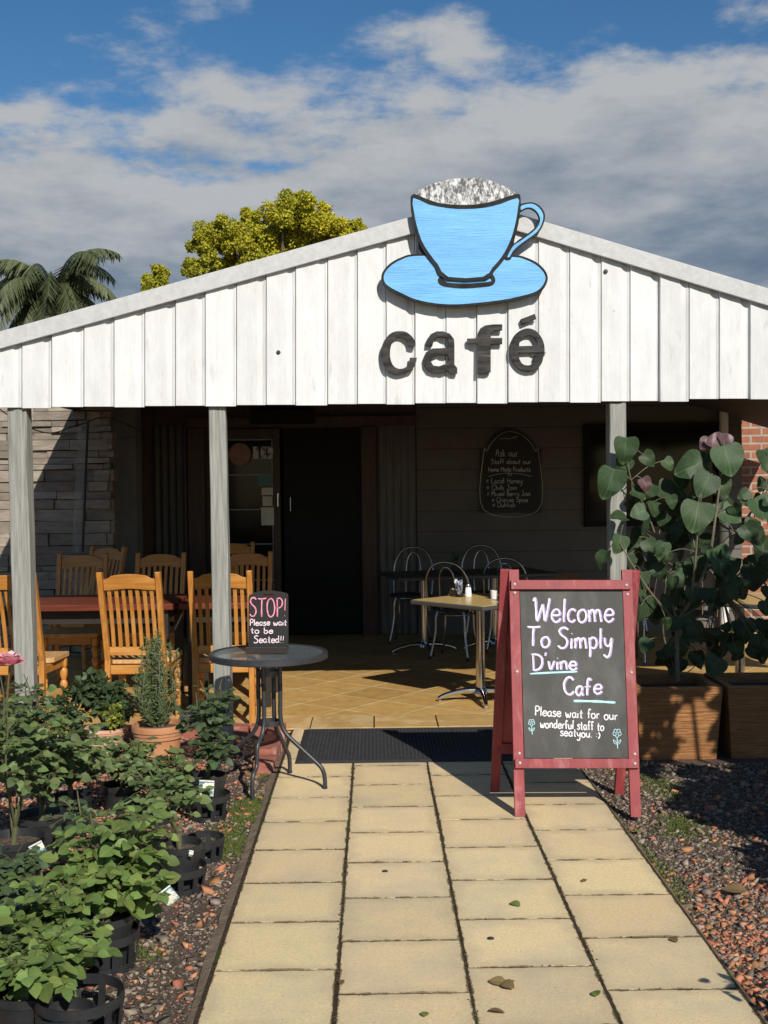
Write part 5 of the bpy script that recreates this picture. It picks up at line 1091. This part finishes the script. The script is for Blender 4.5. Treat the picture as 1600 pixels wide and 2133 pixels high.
# ------------------------------------------------------------------ pots, roses
def nursery_pot(t, c, r, h, tray=False):
    mb = MB(); mb.lathe([(r * .80, 0), (r * .84, h * .5), (r * .95, h - .03), (r * .95, h - .028), (r, h - .026), (r, h), (r - .006, h), (r * .91, h - .03), (r * .90, h - .035)], 32, c); p = mb.build('pot', m_black, t, smooth=True)
    mb = MB(); n = 24; vs = [c + Vector((0, 0, h - .028))]
    for k in range(n): a = 2 * math.pi * k / n; vs.append(c + Vector((r * .925 * math.cos(a), r * .925 * math.sin(a), h - .032)))
    mb.add(vs, [(0, 1 + k, 1 + (k + 1) % n) for k in range(n)]); mb.build('soil', m_soil, t)
    return p
def carrier(c, r, h, rz, label, double=True):
    t = thing('pot_carrier', label, 'carrier', c, 0, 'black plastic pot carriers')
    def rg(z, rr, w=.012): 
        mb.lathe([(rr, z - w), (rr + .005, z - w), (rr + .005, z + w), (rr, z + w)], 36, c, True)
    mb = MB(); rg(h - .014, r + .004, .015); mb.build('top_ring', m_black, t, smooth=True)
    mb = MB(); rg(.012, r * .88, .012); mb.build('base_ring', m_black, t, smooth=True)
    for k in range(10):
        a = 2 * math.pi * k / 10 + rz; mb = MB(); d = Vector((math.cos(a), math.sin(a), 0)); mb.bar(c + d * (r * .88 + .004) + Vector((0, 0, .01)), c + d * (r + .0065) + Vector((0, 0, h - .01)), .022, .005, Vector((-d.y, d.x, 0))); mb.build('rib', m_black, t)
    return t
def rose(px, py, top_px, topx, spread, seed, r=.105, h=.17, leaf=.05, m=m_leaf, label='', canes=5, n=34, pot=True, tagm=None, Y=None, tray=None, group='potted rose bushes', bare=.25):
    c = PZ(px, py, GZ); rnd = random.Random(seed)
    if tray: c.z = GZ + .008
    t = thing('potted_rose', label, 'plant', c, 0, group)
    pp = nursery_pot(t, c, r, h) if pot else None
    top = PY(topx, top_px, c.y); H = top.z - (c.z + h); lean = top - (c + Vector((0, 0, h))); cane = MB(); fol = MB(); b0 = c + Vector((0, 0, h - .03))
    trunk = b0 + Vector((rnd.uniform(-.01, .01), 0, .07)); cane.tube([b0, trunk], [.012, .013], 8)
    for k in range(canes):
        a = 2 * math.pi * k / canes + rnd.uniform(-.5, .5); sp = spread * rnd.uniform(.35, 1.15) * (0.35 if k == 0 else 1); hh = H * rnd.uniform(.45, 1.12) if k else H * 1.05
        e = trunk + Vector((lean.x * hh / H + sp * math.cos(a), sp * .8 * math.sin(a), hh - .07 + .0)); m1 = trunk.lerp(e, .45) + Vector((math.cos(a) * sp * .22, math.sin(a) * sp * .2, .02)) + rv(rnd, .012); pts = catm([trunk, m1, trunk.lerp(e, .78) + rv(rnd, .012), e], 5)
        cane.tube(pts, [.0055 * (1 - .6 * i / len(pts)) for i in range(len(pts))], 6)
        for i in range(max(7, int(n * (.9 if leaf > .053 else .72)))):
            f = bare + (1 - bare) * (i + rnd.random()) / n; q = f * (len(pts) - 1); i0 = min(int(q), len(pts) - 2); p = pts[i0].lerp(pts[i0 + 1], q - i0)
            aa = i * 2.4 + rnd.uniform(-.4, .4); d = Vector((math.cos(aa), math.sin(aa) - .15, rnd.uniform(-.35, .75))).normalized(); Lr = leaf * rnd.uniform(1.3, 2.6) * (1.1 - .3 * f)
            rp = [p, p + d * Lr * .55, p + d * Lr + Vector((0, 0, -Lr * .12))]; cane.tube(rp, .0012, 4, cap=False)
            side = d.cross(Vector((0, 0, 1))).normalized(); N_ = (Vector((.05, -.45, 1)) + rv(rnd, .45)).normalized(); ls = leaf * rnd.uniform(.6, 1.2) * (1.05 - .35 * f)
            put_leaf(fol, rp[2], d + Vector((0, 0, -.25)), N_, ls * 1.1, wid=rnd.uniform(1.0, 1.25))
            for u in (.95, .55)[: rnd.choice((1, 2, 2))]:
                pr = rp[0].lerp(rp[2], u)
                for sg in (-1, 1): put_leaf(fol, pr, side * sg + d * .45 + rv(rnd, .15), N_ + rv(rnd, .2), ls * rnd.uniform(.78, 1.0), wid=rnd.uniform(1.0, 1.25))
    cane.build('canes', m_cane, t, smooth=True); fol.build('foliage', m, t, smooth=True, uv=True)
    if tagm:
        (x, y, w, hh, an, lab) = tagm; Yt = c.y - r - .012; mb = MB(); ca, sa = math.cos(R(an)), math.sin(R(an)); g = 6; vs = []; uvs = []
        for j in range(g + 1):
            for i in (-.5, .5):
                u, v = i * w, (j / g - .5) * hh; p = PY(x + u * ca - v * sa, y + u * sa + v * ca, Yt - .012 * math.sin(j / g * 3)); vs.append(p)
        mb.add(vs + [v + Vector((0, .0012, 0)) for v in vs], [q for j in range(g) for q in ((2 * j, 2 * j + 2, 2 * j + 3, 2 * j + 1), (14 + 2 * j + 1, 14 + 2 * j + 3, 14 + 2 * j + 2, 14 + 2 * j))]); tg = mb.build('plant_tag', m_tag, t); tg['label'] = lab
        mb = MB(); wv, hv = w * .5, hh * .5
        vs = [PY(x + u * ca - v * sa, y + u * sa + v * ca, Yt - .0145) for u, v in ((-wv, -hv), (wv, -hv), (wv, -hv + 3), (-wv, -hv + 3))]; mb.add(vs, [(0, 1, 2, 3)]); mb.build('tag_edge', m_tagw, tg)
    return t, c, b0
# front row first: near the path
t1, c1, _ = rose(222, 2006, 1690, 262, .15, 101, r=.098, h=.165, leaf=.058, m=m_leafb, label='bright leafy rose in a ribbed carrier at the path side, nearest full pot', canes=9, n=26, tray=True, bare=.08, tagm=(352, 1866, 30, 34, -38, 'white plant tag hanging out over the gravel'))
carrier(PZ(222, 2012, GZ), .104, .125, .2, 'black ribbed carrier around the brightest rose pot')
t2, c2, _ = rose(376, 1846, 1585, 318, .12, 102, r=.092, h=.17, leaf=.052, label='sparse rose leaning left in a black pot beside the gravel strip', canes=5, n=18, tray=True, bare=.3, tagm=(398, 1778, 9, 13, 10, 'tiny white pot label'))
carrier(PZ(376, 1853, GZ), .098, .10, .5, 'black carrier under the sparse leaning rose pot')
carrier(PZ(428, 1790, GZ), .075, .10, .3, 'empty black carrier ring right of the sparse rose pot')
t3, c3_, _ = rose(432, 1696, 1425, 440, .11, 103, r=.098, h=.19, leaf=.045, m=m_leafd, label='upright dark rose in the pot with a cream rose tag', canes=7, n=22, tray=True, tagm=(430, 1642, 31, 33, 3, 'plant tag printed with a cream rose'))
carrier(PZ(432, 1703, GZ), .106, .12, .1, 'black carrier under the pot with the cream rose tag')
t4, c4, b4 = rose(30, 1850, 1425, 45, .17, 104, r=.125, h=.21, leaf=.052, label='tall rose with a pink bloom in a big black pot at the left edge', canes=7, n=24, bare=.3, tagm=(82, 1776, 30, 42, -28, 'curled tag printed with cream roses'))
t5, c5, _ = rose(88, 1790, 1480, 110, .17, 105, r=.12, h=.2, leaf=.05, label='bushy rose just behind the pot with the curled tag', canes=7, n=24, bare=.3)
rose(-5, 1950, 1790, 35, .13, 106, r=.10, h=.17, leaf=.05, m=m_leafd, label='low rose in front of the pink rose pot at the left edge', canes=5, n=18)
rose(62, 2150, 1955, 105, .19, 107, r=.11, h=.14, leaf=.056, m=m_leafb, label='light green rose sprawling over the bottom left corner', canes=8, n=20, bare=.1)
rose(115, 2055, 1815, 125, .16, 108, r=.10, h=.16, leaf=.05, m=m_leafb, label='rose with arching stems left of the brightest pot', canes=7, n=20, bare=.15)
rose(150, 1735, 1520, 180, .15, 109, r=.10, h=.18, leaf=.048, label='mid-green rose behind the bright rose, left of the orange gravel gap', canes=7, n=20)
rose(255, 1690, 1530, 245, .15, 110, r=.10, h=.14, leaf=.046, label='spreading rose in front of the pale terracotta pot', canes=6, n=20)
rose(60, 1655, 1415, 30, .16, 111, r=.11, h=.2, leaf=.05, m=m_leafd, label='dark rose under the leftmost verandah post', canes=8, n=22)
rose(195, 1880, 1640, 150, .08, 112, r=.08, h=.12, leaf=.05, m=m_leafd, label='thin pale-stemmed rose between the curled tag and the brightest rose', canes=2, n=12)
rose(330, 1712, 1565, 335, .12, 113, r=.09, h=.12, leaf=.048, label='small open rose just below the rosemary pot', canes=6, n=20, bare=.2)
rose(-10, 2060, 1880, 25, .15, 114, r=.10, h=.15, leaf=.05, m=m_leafd, label='dark leafed rose at the left edge above the bottom corner', canes=6, n=18)
# pink rose bloom on its own long cane, part of the pink rose
mb = MB(); e = PY(20, 1386, c4.y + .1); bb = Vector((c4.x, c4.y, b4.z)); mb.tube(catm([bb, bb.lerp(e, .5) + Vector((-.03, .02, .03)), e], 6), .004, 6); mb.build('canes', m_cane, t4, smooth=True)
mb = MB(); rnd = random.Random(77)
for ringk, (nn, rr, tilt) in enumerate(((4, .008, 1.4), (6, .016, 1.1), (7, .026, .8), (8, .034, .45))):
    for k in range(nn):
        a = 2 * math.pi * k / nn + ringk * .6; d = Vector((math.cos(a) * math.cos(tilt), math.sin(a) * math.cos(tilt), math.sin(tilt))); put_leaf(mb, e + Vector((math.cos(a), math.sin(a), 0)) * rr * .35, d, Vector((-math.cos(a), -math.sin(a), .6)), .062, wid=1.6, curl=1.4)
mb.build('bloom', m_petal, t4, smooth=True, uv=True)
# spare carrier with an empty pot at the bottom of the frame
ct = carrier(PZ(168, 2172, GZ), .12, .15, 0, 'empty black carrier ring at the bottom edge beside the gravel')
p = PZ(138, 2190, GZ); mb = MB(); t = thing('empty_pot', 'black pot of soil sitting in the carrier at the bottom edge', 'pot', p); nursery_pot(t, p, .085, .12)
# terracotta pots
def terra_pot(t, c, r, h, m):
    mb = MB(); mb.lathe([(r * .66, 0), (r * .70, .02), (r * .78, h * .40), (r * .82, h * .43), (r * .79, h * .46), (r * .86, h * .72), (r * .93, h * .74), (r * .93, h * .80), (r * .96, h * .81), (r * .96, h * .86), (r, h * .88), (r, h * .97), (r * .97, h), (r * .90, h), (r * .88, h - .03)], 44, c); mb.build('pot', m, t, smooth=True)
    mb = MB(); n = 24; vs = [c + Vector((0, 0, h - .015))] + [c + Vector((r * .89 * math.cos(2 * math.pi * k / n), r * .89 * math.sin(2 * math.pi * k / n), h - .028)) for k in range(n)]; mb.add(vs, [(0, 1 + k, 1 + (k + 1) % n) for k in range(n)]); mb.build('soil', m_soil, t)
c = PZ(331, 1612, GZ); t = thing('rosemary_pot', 'round terracotta pot with an upright rosemary bush', 'plant', c); rr_p = 55 * c.y / FPX; hp_ = (1603 - 1497) * c.y / FPX; terra_pot(t, c, rr_p, hp_, m_terra)
mb = MB(); mc = MB(); rnd = random.Random(41); b0 = c + Vector((0, 0, hp_ - .02)); Ht = (1490 - 1318) * c.y / FPX
for k in range(46):
    a = rnd.uniform(0, 6.28); rad = rnd.uniform(.02, .125) * (1 if k % 3 else .5); e = b0 + Vector((rad * math.cos(a), rad * .8 * math.sin(a), Ht * rnd.uniform(.6, 1.08) * (1.12 - rad * 2.0))); s0 = b0 + Vector((rad * .25 * math.cos(a), rad * .2 * math.sin(a), 0)); pts = catm([s0, s0.lerp(e, .4) + Vector((math.cos(a), math.sin(a), 0)) * rad * .55, e], 6); mc.tube(pts, .0022, 4)
    for i in range(110):
        q = (.08 + .92 * rnd.random()) * (len(pts) - 1.001); p = pts[int(q)].lerp(pts[int(q) + 1], q % 1); d = Vector((rnd.gauss(0, 1), rnd.gauss(0, 1), rnd.uniform(.1, 1.6))).normalized(); put_leaf(mb, p, d, rv(rnd), rnd.uniform(.018, .034), wid=.32)
mc.build('stems', m_stick, t); mb.build('foliage', m_rosem, t, uv=True)
c = PZ(222, 1572, GZ); t = thing('shrub_pot', 'pale terracotta pot with a dense dark shrub behind the roses', 'plant', c); terra_pot(t, c, .13, .17, m_terrap)
mb = MB(); rnd = random.Random(43); cc = c + Vector((-.06, 0, .30))
mb2 = crown([(cc + Vector((-.05, 0, .02)), .13), (cc + Vector((.06, 0, .05)), .12), (cc + Vector((0, 0, .12)), .10), (cc + Vector((-.15, 0, -.05)), .10), (cc + Vector((.14, .0, -.03)), .08)], 260, .042, 44); mb2.build('foliage', m_leafd, t, smooth=True, uv=True)
mb = MB(); mb.tube([c + Vector((0, 0, .15)), cc], .012, 6); mb.build('stem', m_bark, t)
for (px, py, r_, lab, sd) in ((232, 1478, .055, 'tuft of golden-green leaves right of the dense shrub', 51), (118, 1500, .05, 'golden-tinged tuft left of the dense shrub', 52)):
    p = PY(px, py, 6.95); g = thing('golden_shrub', lab, 'plant', (p.x, p.y, GZ), group='golden tufts'); crown([(p, r_), (p + Vector((.02, 0, -.06)), r_)], 150, .028, sd).build('foliage', m_gold, g, smooth=True, uv=True)
    mb = MB(); mb.tube([(p.x, p.y, GZ), p], .008, 6); mb.build('stem', m_cane, g)
p = PZ(415, 1530, GZ); mb = MB(); mb.lathe([(.10, 0), (.125, .13), (.13, .135), (.13, .142), (.122, .142), (.098, .01), (0, .01)], 28, p); tag(mb.build('galvanised_tub', m_galv, smooth=True), 'dented galvanised tub behind the dark upright rose', 'tub')
p = PZ(497, 1602, GZ); mb = MB()
for k in range(3): mb.tube([p + Vector((.03 * math.cos(a) * (1 + .1 * k), .028 * math.sin(a), .035 + .012 * k + .02 * math.cos(a))) for a in [q * math.pi / 12 for q in range(24)]], .002, 5, closed=True)
tag(mb.build('wire_coil', m_steel), 'coil of pale wire on the gravel behind the table leg', 'wire')

# ------------------------------------------------------------------ shrubs beside the camera that shade the right side
def shade_shrub(name, label, base, clumps, n, ls, seed, m):
    t = thing(name, label, 'shrub', base); cm = MB()
    for k, q in enumerate(clumps):
        o = crown([q], int(max(15, n * min(1.2, (q[1] / .5) ** 2))), ls, seed + k); cm.add(o.v, o.f, o.uv)
    cm.build('crown', m, t, uv=True); mb = MB(); b = Vector(base)
    for p, r in clumps: mb.tube(catm([b, b.lerp(Vector(p), .5) + Vector((0, 0, .1)), p], 4), [.03, .027, .025, .022, .02, .017, .014, .012, .008], 6)
    mb.build('trunk', m_bark, t, smooth=True)
shade_shrub('garden_shrub', 'leafy shrub at the right of the path that shades the planters', (3.0, 4.2, GZ), [((2.75, 4.0, 1.15), .55), ((3.35, 4.3, 1.6), .55), ((3.2, 4.1, 2.0), .40), ((2.62, 4.1, 1.9), .07), ((2.5, 4.15, 2.02), .06), ((2.72, 4.15, 2.2), .08), ((2.45, 4.25, 1.0), .38), ((2.6, 3.75, .75), .45), ((3.3, 4.0, 1.0), .6), ((2.15, 3.7, .45), .35), ((3.05, 4.2, 2.5), .36), ((3.45, 4.2, 2.8), .4), ((2.55, 4.1, 2.15), .12), ((2.85, 4.2, 2.6), .30), ((3.4, 4.0, 2.3), .5), ((2.35, 4.2, 1.7), .16)], 2100, .085, 61, m_leafd)
shade_shrub('rose_shrub', 'low rose shrub beside the path nearest the camera', (1.62, 2.7, GZ), [((1.40, 2.94, .46), .11), ((1.5, 2.8, .42), .16), ((1.7, 2.8, .5), .18)], 420, .055, 62, m_leaf)
